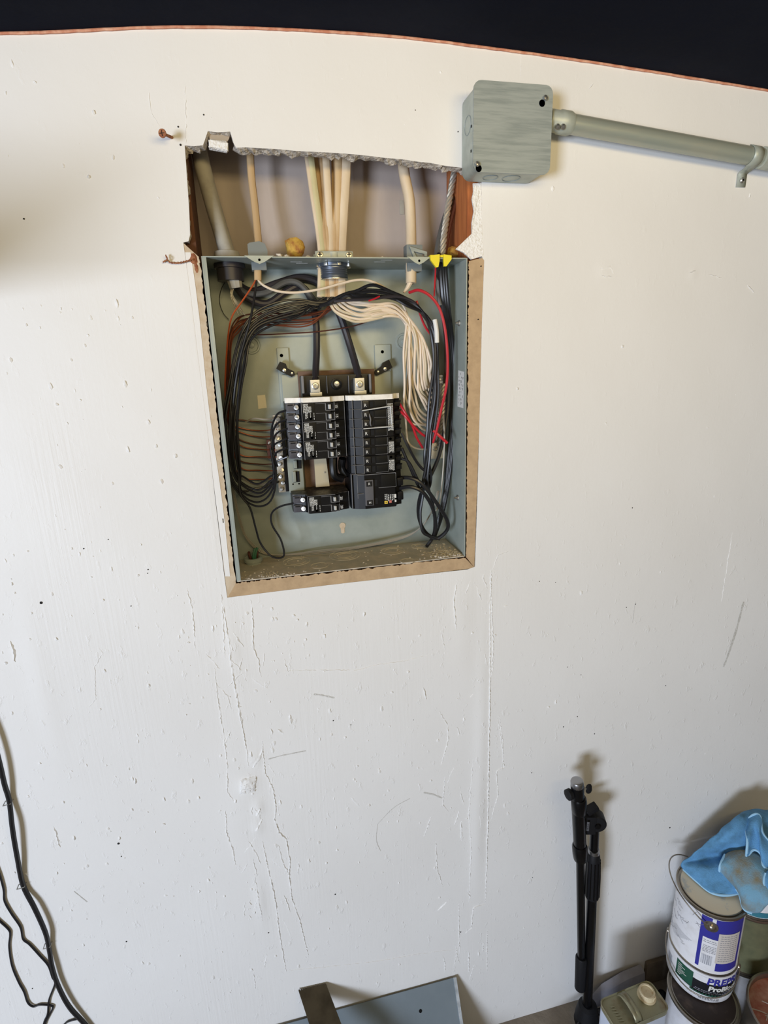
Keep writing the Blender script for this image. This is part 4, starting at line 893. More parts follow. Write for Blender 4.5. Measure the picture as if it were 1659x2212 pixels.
for i in range(3):
    wire('bare_wire', [(560-i*3, 1075-i*6, .060), (520-i*3, 1050-i*4, .055), (504-i, 1030, .050)] if i == 9 else [(496+i*2, 1020, .045), (506+i*2, 1080, .060), (518+i*2, 1130, .075), (530+i*2, 1160, .082), (555+i*4, 1188, .086), (590+i*6, 1199, .085), (680, 1196-i*3, .078), (780, 1183-i*2, .072), (870, 1163-i*2, .070), (910, 1138, .066), (934+i, 1100, .060), (945+i*2, 1060, .055)], .0008, 'alu', 'thin bare wire lying along the bottom of the panel, %s from the left' % ORD[i], 'wire', 'bare wires along the panel bottom', n=5)
wire('bare_wire', [(530, 912, .06), (548, 904, .055), (575, 906, .055), (596, 902, .062)], .0014, 'alu', 'short silver bare wire at the top of the left neutral bar', n=6)
for i in range(2): wire('bare_wire', [(512+i*4, 1020, .05), (530, 1036+i*3, .055), (555, 1046+i*2, .056), (585, 1044, .060)], .0009, 'alu', 'short silver bare wire curving below the left neutral bar, the %s of two' % ('upper', 'lower')[i], 'wire', 'silver wires under the left neutral bar', n=5)
# ---- white neutral wires on the right
for i in range(12):
    ye = 934-i*10.5
    wire('neutral_wire', [(708+i*3, 646, .040), (728+i*3.4, 674-i*1.5, .034), (770+i*2, 694-i*3.2, .028), (815, 690-i*3.0+J.uniform(-1.5, 1.5), .026), (850, 680-i*1.8, .026), (872+i*1.5, 690+i*.5, .028), (880+i*3.6, 730, .030), (877+i*4.8, 785, .034), (875+i*5.2, 830-i*2, .040), (882+i*4.6, 868-i*4, .046), (900+i*3, ye-18, .052), (922+i, ye-3, .058), (948, ye, .063)], .0019, 'ins_white' if i % 3 else 'ins_white2', 'white neutral wire sweeping to the right neutral bar, %s from the bottom' % ORD[i], 'wire', 'white neutral wires right of the breakers', n=7, jit=2.3)
wire('neutral_wire', [(558, 606, .032), (572, 618, .026), (600, 629, .020), (640, 632, .018), (690, 625, .016), (735, 613, .016), (770, 605, .016), (800, 607, .018), (835, 624, .022), (868, 655, .026), (884, 700, .030), (888, 760, .036), (880, 830, .045), (888, 890, .055)], .0017, 'ins_white', 'white wire from the amber cable arching across the panel top', n=7)
for px0 in (872, 884):
    wire('neutral_wire', [(874, 672, .026), (878+(px0-872)*.6, 700, .026), (884-(884-px0)*1.0, 760, .028), (px0+2, 830, .032), (px0+1, 880, .038), (px0+14, 912, .046), (px0+38, 917, .056), (948, 915-(px0-872), .063)], .0018, 'ins_white', 'white neutral wire hanging alone nearest the right breakers, %s one' % ('left' if px0 == 872 else 'right'), 'wire', 'white wires nearest the right breakers', n=7)
wire('neutral_wire', [(862, 890, .030), (875, 900, .034), (878, 930, .040), (882, 955, .046), (898, 968, .052), (930, 972, .056)], .0016, 'ins_white2', 'greyish white pigtail curling under the red wires', n=7)
wire('sheath_end', [(886, 610, .033), (880, 622, .032), (872, 632, .030)], [.004, .003, .0015], 'ins_white', 'split white sheath end of the round cream cable', 'cable')
# ---- black wires on the right
for i in range(5):
    base = [(690+i*8, 662-i*2, .030), (735+i*4, 640-i*1, .020), (770, 625+i*5, .016), (805, 617+i*7, .014), (845, 630+i*4, .014), (882, 648+i*3, .014), (912+i*1.5, 676+i*1.5, .014), (931+i*2.2, 720, .016), (936+i*2.6, 790, .018), (931+i*3.2, 860, .018), (924+i*3.4, 930, .020), (919+i*3, 985, .022)]
    tail = [[(914, 1015, .024), (900, 1000, .022), (882, 965, .020), (868, 935, .024)], [(917, 1040, .024), (906, 1055, .024), (886, 1010, .022), (868, 968, .024)], [(920, 1040, .026), (915, 1075, .028), (906, 1110, .030), (912, 1145, .032), (936, 1160, .034), (950, 1165, .034)], [(924, 1040, .026), (935, 1090, .030), (941, 1130, .034), (935, 1160, .040), (924, 1176, .046)], [(930, 1030, .030), (925, 1060, .034), (905, 1040, .026), (884, 1000, .022), (868, 990, .024)]][i]
    wire('branch_wire', base+tail, .0023, 'ins_black', 'black wire looping over the white wires down the right side, %s from the left' % ORD[i], 'wire', 'black wires right of the breakers', n=7, jit=2.0)
wire('branch_wire', [(722, 650, .022), (760, 648, .012), (805, 646, .010), (850, 640, .010), (890, 650, .012), (918, 680, .016)], .0021, 'ins_black_thick', 'thick dark wire crossing in front of the white bundle', n=7)
wire('range_wire', [(862, 1032, .030), (888, 1033, .020), (913, 1047, .014), (944, 1088, .014), (966, 1124, .020), (965, 1146, .028), (942, 1163, .036), (917, 1147, .040), (904, 1112, .040), (908, 1072, .036), (928, 1032, .034), (948, 985, .036), (962, 920, .040), (969, 850, .044), (966, 760, .044), (957, 680, .040), (949, 610, .032), (947, 570, .024), (948, 548, .03)], .0031, 'ins_black', 'thick black wire from the double breaker making a big loop low right', n=8)
wire('range_wire', [(862, 1055, .030), (888, 1052, .020), (914, 1064, .016), (934, 1096, .020), (941, 1130, .028), (936, 1158, .038), (922, 1180, .052)], .0031, 'ins_black', 'thick black wire from the double breaker ending at the panel floor', n=8)
for i in range(3):
    wire('feeder_cable', [(951+i*5, 552, .030), (953+i*5, 600, .026), (958+i*5, 660, .030), (967+i*5, 740, .050), (974+i*4, 830, .058), (974+i*3, 920, .060), (968+i*3, 1000, .058), (960+i*2, 1070, .056), (948+i*2, 1120, .056), (936+i, 1160, .058)], .0036, 'ins_black', 'black feeder cable down the right edge from the yellow bushing, %s from the left' % ORD[i], 'cable', 'black feeder cables on the right edge', n=8)
wire('bare_wire', [(958, 900, .030), (960, 960, .034), (955, 1040, .040), (948, 1090, .044), (935, 1112, .05)], .0013, 'alu', 'silver wire glinting among the black cables low right', n=6)
strands('bare_strand', [(957, 830, .050), (955, 880, .050), (954, 930, .050), (950, 962, .050)], .0034, 5, 'steel_dull', 'dull twisted strand clamped in the silver ground lug', 'cable', .03)
# ---- red wires
RB = 'red wires right of the breakers'
wire('red_wire', [(884, 632, .028), (905, 627, .014), (930, 640, .010), (950, 668, .010), (962, 715, .010), (967, 780, .010), (964, 835, .010), (953, 885, .012), (943, 930, .016), (935, 956, .022)], .0021, 'ins_red', 'long red wire bowing down the right side of the panel', n=8)
wire('red_wire', [(863, 872, .028), (874, 890, .022), (890, 918, .022), (900, 945, .026), (913, 967, .034)], .0019, 'ins_red', 'red wire from the top right breaker hanging steeply', n=8)
wire('red_wire', [(863, 886, .028), (876, 900, .020), (893, 920, .020), (912, 938, .024), (930, 948, .030)], .0019, 'ins_red', 'red wire from the right breaker tucked behind the black bundle', n=8)
wire('red_wire', [(936, 930, .020), (950, 942, .016), (966, 957, .016)], .0023, 'ins_red', 'short red wire stub ending in the open beside the black cables', n=8)
wire('red_wire', [(900, 650, .030), (908, 680, .028), (918, 705, .026), (930, 722, .026)], .0017, 'ins_red', 'short pinkish red wire behind the grey loop', n=8)
wire('red_wire', [(796, 650, .0080), (808, 646, .0070), (820, 640, .0085)], .0012, 'ins_red', 'tiny red wire glimpse amid the crossing black wires', n=6)
wire('red_wire', [(942, 560, .020), (940, 600, .028), (938, 640, .034)], .0012, 'ins_red', 'thin red wire beside the yellow bushing', n=6)
# tape flag on the black bundle
mb = MB(); mb.tube(P3([(939, 690, .010), (943, 715, .010), (944, 740, .011)]), .0034, 10, 4); single('tape_flag', mb, 'sticker', 'strip of white tape wrapped on the black right bundle', 'tape')
# wires peeking out of the bottom left hub
for dx, dy, m, nm, lb in ((-.006, .003, 'copper_dull', 'hub_wire', 'brown wire stub at the left of the bottom corner hub'), (.001, -.001, 'ins_green', 'hub_wire', 'green wire stub in the bottom corner hub'), (.004, .001, 'ins_green', 'hub_wire', 'short green wire stub beside another in the bottom hub'), (.007, .003, 'copper_dull', 'hub_wire', 'brown wire stub at the right of the bottom corner hub')):
    mb = MB(); mb.tube([(HUBC.x+dx*.6, HUBC.y+dy, PZ0+.006), (HUBC.x+dx, HUBC.y+dy, PZ0+.016), (HUBC.x+dx+(.004 if 'green' in lb else 0), HUBC.y+dy+.003, PZ0+(.026 if 'green' in lb else .019))], .0022, 8, 4); single(nm, mb, m, lb, 'wire')
# plaster crumbs on the floor of the panel
mb = MB(); r = random.Random(4)
for k in range(330):
    if k < 190: x = r.gauss(.155, .014); y = abs(r.gauss(0.004, .022))
    elif k < 260: x = r.gauss(-.135, .025); y = abs(r.gauss(.004, .010))
    else: x = r.uniform(-.17, .17); y = r.uniform(.002, .088)
    if not (-.176 < x < .176 and .001 < y < .09): continue
    s = r.choice((.0008, .0012, .0016, .0022 if k < 190 else .0012)); mb.blob((x, y, PZ0+T+s*.5), s, 1, .35, (1.2, 1, .6))
single('plaster_crumbs', mb, 'crumb', 'white plaster crumbs and dust scattered on the panel bottom', 'debris', kind='stuff')

# ================================================================== JUNCTION BOX AND CONDUIT
jx0, jx1, jz0, jz1, jd = .1705, .2790, 1.6395, 1.7415, .0455
jb = thing('junction_box', 'square galvanised junction box with a blank cover, right of the panel top', 'junction box', ((jx0+jx1)/2, -.001, jz0))
def rrect(x0, x1, z0, z1, r, n=4):
    out = []
    for cx, cz, a in ((x1-r, z1-r, 0), (x0+r, z1-r, 90), (x0+r, z0+r, 180), (x1-r, z0+r, 270)):
        for k in range(n+1):
            t = R_(a+90*k/n); out.append((cx+r*math.cos(t), cz+r*math.sin(t)))
    return out
mb = MB(); mb.prism(rrect(jx0+.0015, jx1-.0015, jz0+.0015, jz1-.0015, .011), (0, -.0012, 0), (1, 0, 0), (0, 0, 1), (0, -jd+.0035, 0)); body = part('body', mb, 'galvanised_side', jb, ang=30)
mb = MB(); mb.prism(rrect(jx0, jx1, jz0, jz1, .010), (0, -jd+.0022, 0), (1, 0, 0), (0, 0, 1), (0, -.0022, 0)); cov = part('cover', mb, 'galvanised', jb, 'brushed blank square cover', ang=30)
for px, py, dx, dz in ((1171, 221, .003, .004), (1034, 362, -.003, .003)):
    p = at(px, py, -jd-.0002); mb = MB(); mb.lathe([(0, 0), (.0042, 0)], (p.x+.0, -jd-.0003, p.z-.001), (0, -1, 0), 14); hl = part('screw_slot', mb, 'hole', cov)
    mb = MB(); mb.lathe([(.0012, -.002), (.0012, .001), (.0034, .0012), (.0032, .003), (.0018, .004), (0, .0042)], (p.x+dx, -jd-.0004, p.z+dz), (.35, -1, .3), 12); part('screw', mb, 'steel', cov)
for zz in (1.693, 1.665):
    mb = MB(); mb.bb(jx0+.0008, jx0+.0014, -.036, -.034, zz, zz+.003); part('side_hole', mb, 'hole', body)
for xx, r in ((.235, .012), (.205, .010)):
    mb = MB(); mb.tube([(xx+math.cos(a)*r, -.021+math.sin(a)*r, jz0+.0012) for a in np.linspace(0, 2*math.pi, 25)], .0005, 5, 0); part('knockout', mb, 'galvanised', body)
mb = MB(); mb.tube([(jx0+.0012, -.022+math.sin(a)*.011, 1.70+math.cos(a)*.011) for a in np.linspace(0, 2*math.pi, 25)], .0004, 5, 0); part('knockout', mb, 'galvanised', body)
c0 = Vector((.2965, -.0255, 1.7095)); c1 = at(1659, 343.5, -.0255); dirc = (c1-c0).normalized()
cnd = thing('conduit', 'galvanised metal conduit sloping right from the junction box', 'conduit', (c0.x, -.0255, c0.z-.012))
mb = MB(); mb.lathe([(.0119, 0), (.0119, .9), (.0105, .9)], c0+dirc*.012, dirc, 28); part('pipe', mb, 'conduit', cnd)
mb = MB(); mb.lathe([(.0115, -.017), (.0130, -.0165), (.0130, -.002), (.0142, 0), (.0142, .014), (.0130, .0165), (.0125, .018)], c0+dirc*.004, dirc, 28); cn2 = part('set_screw_connector', mb, 'galvanised_side', cnd)
for k, (ox, oz) in enumerate(((-.004, -.013), (.004, -.0125))):
    mb = MB(); mb.lathe([(.0035, 0), (.0035, .004), (.0026, .0055), (0, .0058)], c0+Vector((ox, -.009, oz+.0045)), (-.1, -.75, -.65), 10); part('set_screw', mb, 'steel', cn2)
q = c0+dirc*((at(1643, 335, -.0255)-c0).length)
mb = MB(); mb.lathe([(.0122, 0), (.0142, .001), (.0142, .046), (.0122, .047)], q, dirc, 28); part('coupling', mb, 'galvanised_side', cnd)
s0 = at(1620, 362, -.0255)
stp = thing('conduit_strap', 'one-hole metal strap screwed to the wall under the conduit', 'strap', (s0.x, -.002, s0.z-.03))
cpt = c0+dirc*((s0-c0).dot(dirc)); pts = []
_, u, w = frame(dirc); up = Vector((0, 0, 1)); bkw = Vector((0, -1, 0))
arc = [cpt+(up*math.cos(a)+bkw*math.sin(a))*.0130 for a in np.linspace(R_(10), R_(180), 14)]
vs = []
for p in arc: vs += [p-dirc*.008, p+dirc*.008]
foot = [Vector((cpt.x+.008, -.0125, cpt.z-.0130)), Vector((cpt.x+.009, -.005, cpt.z-.0142)), Vector((cpt.x+.009, -.0020, cpt.z-.016)), Vector((cpt.x+.009, -.0016, cpt.z-.034))]
for p in foot: vs += [p-Vector((.008, 0, 0)), p+Vector((.008, 0, 0))]
n = len(vs)//2; mb = MB().add(vs, [(2*i, 2*i+1, 2*i+3, 2*i+2) for i in range(n-1)]); bd = part('band', mb, 'galvanised_side', stp)
md = bd.modifiers.new('solid', 'SOLIDIFY'); md.thickness = .0014; md.offset = 0
mb = MB(); mb.lathe([(.0042, 0), (.004, .0015), (.0025, .0028), (0, .003)], (cpt.x+.009, -.0024, cpt.z-.025), (0, -1, 0), 12); sc1 = part('screw', mb, 'steel', stp)
mb = MB(); mb.lathe([(0, 0), (.0013, 0)], (cpt.x+.009, -.0056, cpt.z-.025), (0, -1, 0), 8); part('screw_recess', mb, 'hole', sc1)

# ================================================================== BITS ON THE WALL
p = at(371, 297, 0.0); h = at(351, 288, -.022)
nl = thing('screw_nail', 'rusty screw sticking out of the wall left of the opening', 'screw', (p.x, 0, p.z))
mb = MB(); mb.tube([p+(p-h)*.15, h], [.0019, .0017], 8, 0); part('shank', mb, 'rust', nl)
mb = MB(); mb.lathe([(.0018, -.002), (.0048, 0), (.0046, .0012), (0, .0016)], h, (h-p), 14); hd = part('head', mb, 'rust', nl)
dd = (h-p).normalized(); _, u, w = frame(dd)
mb = MB(); mb.tube([h+dd*.0016-u*.003, h+dd*.0017+u*.003], .0004, 4, 0); mb.tube([h+dd*.0016-w*.003, h+dd*.0017+w*.003], .0004, 4, 0); part('cross_slot', mb, 'dark_void', hd)
mb = MB(); q = [at(352, 566, -.003), at(362, 560, -.008), at(358, 552, -.006), at(366, 566, -.004), at(385, 568, -.004), at(400, 565, -.004), at(418, 560, -.003)]
tie = thing('tie_wire', 'rusty twisted tie wire at the upper left panel corner', 'wire', at(420, 560, 0))
for k in range(2):
    mb.tube([a+Vector((0, math.sin(i*1.7+k*3)*.0009, math.cos(i*1.7+k*3)*.0009)) for i, a in enumerate(catmull(q, 5))], .0006, 5, 0)
part('strand', mb, 'rust', tie)
mb = MB(); mb.blob(at(418, 560, .001), .0055, 2, .25, (.9, .5, 1.2)); mb.blob(at(424, 578, .001), .004, 2, .25, (.6, .5, 1.6)); part('rusty_knot', mb, 'rust', tie)
# torn drywall flap in the notch at the upper left
f0 = thing('drywall_flap', 'torn square drywall flap hanging in the notch above the opening', 'drywall scrap', at(472, 305, .01))
a, b, c_, d = at(449, 285, .006), at(496, 287, .008), at(490, 309, .006), at(454, 311, .004)
def plate(pts, t, jit=0):
    nrm = (pts[1]-pts[0]).cross(pts[-1]-pts[0]).normalized()*t; n = len(pts)
    pts = [p+Vector((random.uniform(-jit, jit), 0, random.uniform(-jit, jit))) for p in pts]
    return MB().add(pts+[p+nrm for p in pts], [tuple(range(n)), tuple(range(2*n-1, n-1, -1))]+[(i, (i+1) % n, n+(i+1) % n, n+i) for i in range(n)])
part('paper_face', plate([a, a.lerp(b, .5)+Vector((0, 0, -.001)), b, b.lerp(c_, .5)+Vector((.001, 0, 0)), c_, d, d.lerp(a, .5)], .002, .0006), 'paper_flap', f0, smooth=False)
mb = MB(); p = at(472, 315, .004); mb.box(p, (.023, .008, .010), Matrix.Rotation(R_(6), 3, 'Y'), .002)
for i, v in enumerate(mb.v): mb.v[i] = (v[0]+random.uniform(-.0008, .0008), v[1], v[2]+random.uniform(-.001, .001))
part('gypsum_core', mb, 'gypsum_white', f0, smooth=False)
# torn white paper at the upper right corner of the opening
pts = [(1022, 396), (1040, 396), (1042, 500), (1044, 552), (1018, 560), (1002, 545), (985, 538), (1003, 520), (1020, 505), (1020, 480), (1024, 455), (1019, 430), (1023, 412)]
mb = plate([at(x, y, -.0006+.002*((x+y) % 3)/3) for x, y in pts], .0025, .0005)
single('torn_paper', mb, 'gypsum_white', 'torn white gypsum paper at the upper right corner of the opening', 'paper scrap', smooth=False)
# stain mark on the bay wall
mb = MB(); p = at(868, 448, .1028); mb.bb(p.x-.0035, p.x+.0035, .1022, .1028, p.z-.010, p.z+.010, .0003); q = part('stain', mb, 'se_grey', bpy.data.objects['wall_inner'])

# ================================================================== CORDS ON THE LEFT WALL
def cord(name, pts, r, m, label, Y=-.0024, group=None):
    return wire(name, [(a, b, Y if len(t) == 0 else t[0]) for a, b, *t in pts], r, m, label, 'cord', group, n=8)
cord('power_cord', [(-130, 1000, -.010), (-105, 1200, -.010), (-70, 1400, -.010), (-40, 1520, -.010), (-14, 1600, -.012), (0, 1652, -.012), (10, 1695, -.010), (20, 1730, -.006), (27, 1790, -.012), (37, 1850, -.010), (50, 1912, -.005), (75, 1962, -.010), (98, 2014, -.010), (106, 2050, -.006), (113, 2090, -.008), (126, 2130, -.008), (150, 2175, -.008), (186, 2215, -.006), (230, 2270, -.006), (270, 2330, -.007), (300, 2385, -.008), (312, 2412, -.009)], .0036, 'ins_black', 'thick black cord stapled down the left of the wall')
cord('power_cord', [(-150, 1560), (-90, 1660), (-40, 1780), (-12, 1860), (0, 1892), (8, 1922), (10, 1946), (24, 1972), (44, 2002), (50, 2028), (64, 2040), (85, 2063), (104, 2085), (113, 2110), (119, 2124), (106, 2160), (103, 2190), (94, 2214), (85, 2280), (100, 2380), (106, 2455)], .0016, 'ins_black', 'thin black wire wandering nearest the thick cord')
cord('power_cord', [(-210, 1850), (-120, 1900), (-50, 1950), (-14, 1978), (0, 1990), (19, 2008), (22, 2020), (20, 2045), (26, 2085), (40, 2120), (52, 2142), (60, 2165), (72, 2174), (88, 2170), (110, 2172), (114, 2178), (104, 2198), (96, 2216), (72, 2290), (82, 2390), (86, 2460)], .0016, 'ins_black', 'thin black wire furthest left with a sharp kink')
cord('power_cord', [(168, 2201), (155, 2204), (140, 2212), (125, 2240), (128, 2330), (134, 2450)], .0016, 'ins_black', 'short bit of thin black wire at the bottom of the thick cord')
for px, py, lb in ((49, 1908, 'upper'), (105, 2036, 'middle'), (20, 1729, 'topmost')):
    p = at(px, py, 0); t = (at(px+10, py+24, 0)-p).normalized(); s = Vector((t.z, 0, -t.x))
    mb = MB(); mb.tube([p-s*.0055+Vector((0, .001, 0)), p-s*.0052+Vector((0, -.009, 0)), p+s*.0052+Vector((0, -.009, 0)), p+s*.0055+Vector((0, .001, 0))], .0008, 6, 0)
    single('cord_staple', mb, 'steel_dull', '%s wire staple holding the thick black cord' % lb, 'staple')

# shelf board on the wall outside the left of the frame (its shade falls on the wall)
sh = thing('wall_shelf', 'deep wooden shelf board on the wall beyond the left edge', 'shelf', (-.95, -.2, 1.475))
mb = MB(); mb.bb(-1.35, -.555, -.450, -.002, 1.476, 1.494, .002); part('board', mb, 'wood_brown', sh)
for x in (-1.2, -.70):
    mb = MB(); mb.bb(x-.008, x+.008, -.004, -.0012, 1.30, 1.4755, .001); mb.bb(x-.008, x+.008, -.33, -.0042, 1.4725, 1.4755, .001); mb.tube([(x, -.006, 1.31), (x, -.31, 1.470)], .005, 8, 0); part('bracket', mb, 'steel_dull', sh)

# ================================================================== MICROPHONE STAND
B0 = atz(1266, 2225, 0.0); T0 = at(1286, 1765, -.050)
ms_ = thing('microphone_stand', 'black folding microphone stand against the wall', 'microphone stand', (B0.x, B0.y, 0))
def pt(px, py, Y): return at(px, py, Y)
axis = T0-B0
def on_main(py):   # point of the main tube axis seen at image row py
    lo, hi = 0.0, 1.2
    for _ in range(40):
        m_ = (lo+hi)/2; v = B0+axis*m_-CAM; yy = 1106+FPX*v.dot(DWN)/v.dot(FWD)
        if yy > py: lo = m_
        else: hi = m_
    return B0+axis*lo
g0, g1 = on_main(1936), on_main(1842)
mb = MB(); mb.tube([B0+axis*.02, on_main(1930)], .0098, 16, 0); part('lower_tube', mb, 'stand_black', ms_)
mb = MB(); L = (g1-g0).length; mb.lathe([(.0090, -.001), (.0128, 0), (.0136, .006), (.0138, L*.5), (.0134, L*.8), (.0112, L-.002), (.0100, L)], g0, axis, 24); gr = part('grip', mb, 'stand_rubber', ms_)
mb = MB(); _, u, w = frame(axis)
for k in range(12):
    a = k*math.pi/6; o = u*math.cos(a)+w*math.sin(a); mb.tube([g0+axis.normalized()*.006+o*.0136, g0+axis.normalized()*(L*.5)+o*.0139, g0+axis.normalized()*(L*.85)+o*.0130], .0012, 5, 0)
part('grip_rib', mb, 'stand_black', gr)
mb = MB(); mb.lathe([(.0090, 0), (.0108, .0005), (.0108, .008), (.0090, .0085)], g1+axis.normalized()*.0005, axis, 20); part('ring', mb, 'chrome', ms_)
nk0, nk1 = on_main(1832), on_main(1790)
mb = MB(); mb.tube([nk0, nk1], .0086, 14, 0); part('neck', mb, 'stand_black', ms_)
ck = at(1287, 1772, -.050)
Cx = Vector((1, -.35, 0)).normalized(); Cn = Vector((-.35, -1, 0)).normalized()
# clutch disc facing the viewer
mb = MB(); mb.lathe([(.0165, -.012), (.0175, -.010), (.0175, .010), (.0155, .012), (.006, .0125), (.005, .014), (0, .014)], ck, Cn, 24); cl = part('clutch', mb, 'stand_rubber', ms_)
mb = MB(); mb.lathe([(.0055, 0), (.0050, .002), (0, .0022)], ck+Cn*.0142, Cn, 12); part('clutch_bolt', mb, 'stand_black', cl)
mb = MB(); mb.box(at(1272, 1776, -.050), (.022, .020, .040), Matrix.Rotation(R_(-15), 3, 'Z'), .003); blk = part('clutch_block', mb, 'stand_rubber', ms_)
pz = at(1270, 1785, -.0625); mb = MB(); mb.prism([(-.0022, -.010), (.0022, -.010), (.0022, .010), (-.0022, .010)], pz, Cx, (0, 0, 1), Cn*.0006); em = part('maker_plate', mb, 'toggle_grey', blk)
mb = MB(); 
for k in range(3): mb.prism([(-.0012, .001), (0, .0025), (.0012, .001), (0, -.0005)], pz+Cn*.0007+Vector((0, 0, -.006+k*.0045)), Cx, (0, 0, 1), Cn*.0002)
part('maker_mark', mb, 'stand_black', em)
mb = MB(); mb.box(at(1278, 1747, -.050), (.024, .016, .010), Matrix.Rotation(R_(-22), 3, 'Y'), .003); part('wing_nut', mb, 'stand_rubber', ms_)
# boom folded down beside it
bt = at(1247, 1690, -.062); bm_ = at(1252, 1845, -.055); bb0 = at(1256, 2068, -.050); be = at(1253, 2135, -.048)
mb = MB(); mb.tube([at(1247, 1697, -.062), at(1253, 1835, -.055)], .0118, 16, 0); part('boom_sleeve', mb, 'stand_black', ms_)
mb = MB(); ax = at(1250, 1722, -.061)-at(1251, 1755, -.059); mb.lathe([(.0120, 0), (.0135, .004), (.0142, ax.length-.004), (.0125, ax.length)], at(1251, 1755, -.059), ax, 20); part('collar', mb, 'stand_black', ms_)
ax = at(1252, 1824, -.056)-at(1254, 1857, -.054); mb = MB(); mb.lathe([(.0095, 0), (.0130, .004), (.0142, ax.length*.4), (.0142, ax.length-.006), (.0125, ax.length)], at(1254, 1857, -.054), ax, 20); part('collar', mb, 'stand_black', ms_)
mb = MB(); mb.tube([at(1253.5, 1850, -.054), at(1256, 2075, -.050)], .0078, 14, 0); part('boom_tube', mb, 'stand_black', ms_)
ax = at(1256, 2066, -.050)-be; mb = MB(); mb.lathe([(.0085, 0), (.0112, .003), (.0118, ax.length-.004), (.0100, ax.length)], be, ax, 18); part('counterweight', mb, 'stand_rubber', ms_)
ax = bt-at(1250, 1755, -.059); cpb = at(1247, 1698, -.062)
mb = MB(); mb.lathe([(.0112, 0), (.0116, .001), (.0116, .010), (.0105, .0125), (.0085, .0135), (.004, .0138), (0, .0138)], cpb, ax, 20); part('end_cap', mb, 'chrome', ms_)
kb = at(1272, 1704, -.062)
mb = MB(); mb.tube([at(1255, 1702, -.062), kb], .0022, 8, 0); st_ = part('knob_stem', mb, 'steel', ms_)
mb = MB(); mb.lathe([(.004, -.006), (.0075, -.004), (.0090, .0), (.0075, .004), (.004, .006)], kb, (1, -.3, .1), 8)
for i, v in enumerate(mb.v):
    q = Vector(v)-kb; mb.v[i] = (v[0], v[1]-q.y*.5, v[2]+q.z*.25)
part('knob', mb, 'stand_rubber', ms_)
mb = MB(); mb.lathe([(.005, -.004), (.010, -.003), (.010, .004), (.006, .006)], at(1230, 1716, -.060), (-1, -.2, 0), 14); part('knob', mb, 'stand_rubber', ms_)
hubc = B0+axis*.05
mb = MB(); mb.lathe([(.012, .05), (.019, .045), (.024, .02), (.026, 0), (.018, -.008)], (hubc.x, hubc.y, hubc.z), (0, 0, 1), 20); part('hub', mb, 'stand_rubber', ms_)
for ang in (205, 4, 236):
    e = Vector((math.cos(R_(ang)), math.sin(R_(ang)), 0)); a = Vector((hubc.x, hubc.y, hubc.z+.012)); f_ = Vector((hubc.x, hubc.y, .0105))+e*.20
    mb = MB(); mb.tube([a+e*.02, f_], .0065, 10, 0); lgp = part('leg', mb, 'stand_black', ms_)
    mb = MB(); mb.blob(f_, .0098, 2, 0); part('rubber_foot', mb, 'stand_rubber', lgp)

# ================================================================== PAINT CANS
def front_angle(cx, cy): return math.degrees(math.atan2(CAM.y-cy, CAM.x-cx))
def can(label, cx, cy, z0, h, r, body, lid, name='paint_can', metal_body=False):
    """upright can: body, chime rims, lid with ring groove; returns thing, front angle"""
    t = thing(name, label, 'paint can', (cx, cy, z0))
    o = (cx, cy, z0)
    mb = MB(); mb.lathe([(r*.90, .0), (r*.965, .0), (r*.97, .004), (r*.955, .006), (r*.955, h-.010), (r*.97, h-.008)], o, (0, 0, 1), 56, cap=False); part('body', mb, body, t)
    mb = MB(); mb.lathe([(r*.955, .0004), (r, .001), (r, .0035), (r*.96, .0045)], o, (0, 0, 1), 56, cap=False); part('bottom_rim', mb, 'can_metal', t)
    mb = MB(); mb.lathe([(r*.957, h-.009), (r*.99, h-.007), (r, h-.004), (r*.995, h-.0006), (r*.96, h-.0002), (r*.955, h-.004), (r*.90, h-.004), (r*.893, h-.0012), (r*.865, h-.0012)], o, (0, 0, 1), 56, cap=False); part('top_rim', mb, 'can_metal', t)
    mb = MB(); mb.lathe([(r*.868, h-.0015), (r*.85, h-.006), (r*.82, h-.0085), (0, h-.0085)], o, (0, 0, 1), 48); part('lid', mb, lid, t)
    return t, front_angle(cx, cy)
def wrap_text(mb, s, size, cx, cy, r, a0, z):
    v, f = text_geo(s, size, .0008, .12)
    mb.add([(cx+r*math.cos(R_(a0)+p[0]/r), cy+r*math.sin(R_(a0)+p[0]/r), z+p[1]) for p in v], f); return mb
CX, CY, CR = .6655, -.102, .062
Z3, Z2, Z1 = .0, .154, .232     # bottom can, middle can, top can
# bottom can
b3x, b3y = .645, -.138
t, fa = can('white-sided paint can with a dark brown lid at the foot of the stack', b3x, b3y, 0.0, Z2-.0004, .0655, 'can_white', 'can_dark')
# middle can (rounded plastic foot), short
t = thing('paint_can', 'short white primer can reading PREPR with a green block, middle of the stack', 'paint can', (CX, CY, Z2)); fa = front_angle(CX, CY); h = Z1-Z2-.0004; r = .0630
mb = MB(); mb.lathe([(r*.80, 0), (r*.90, .0015), (r*.965, .008), (r*.985, .018), (r*.985, h-.006), (r, h-.005), (r, h-.0012), (r*.95, h)], (CX, CY, Z2), (0, 0, 1), 64); part('body', mb, 'can_white', t)
rr = r*.985+.0004
mb = MB(); mb.cyl(CX, CY, rr, Z2+.030, Z2+.069, fa-38, fa-7, 12); g_ = part('green_block', mb, 'can_green', t)
mb = MB(); mb.cyl(CX, CY, rr, Z2+.026, Z2+.056, fa-7, fa+75, 16); part('black_block', mb, 'can_black', t)
mb = MB(); mb.cyl(CX, CY, rr, Z2+.024, Z2+.029, fa-10, fa+75, 16); part('green_band', mb, 'can_green', t)
mb = MB(); mb.cyl(CX, CY, rr, Z2+.056, Z2+.071, fa-4, fa+75, 16); part('white_band', mb, 'can_white', t)
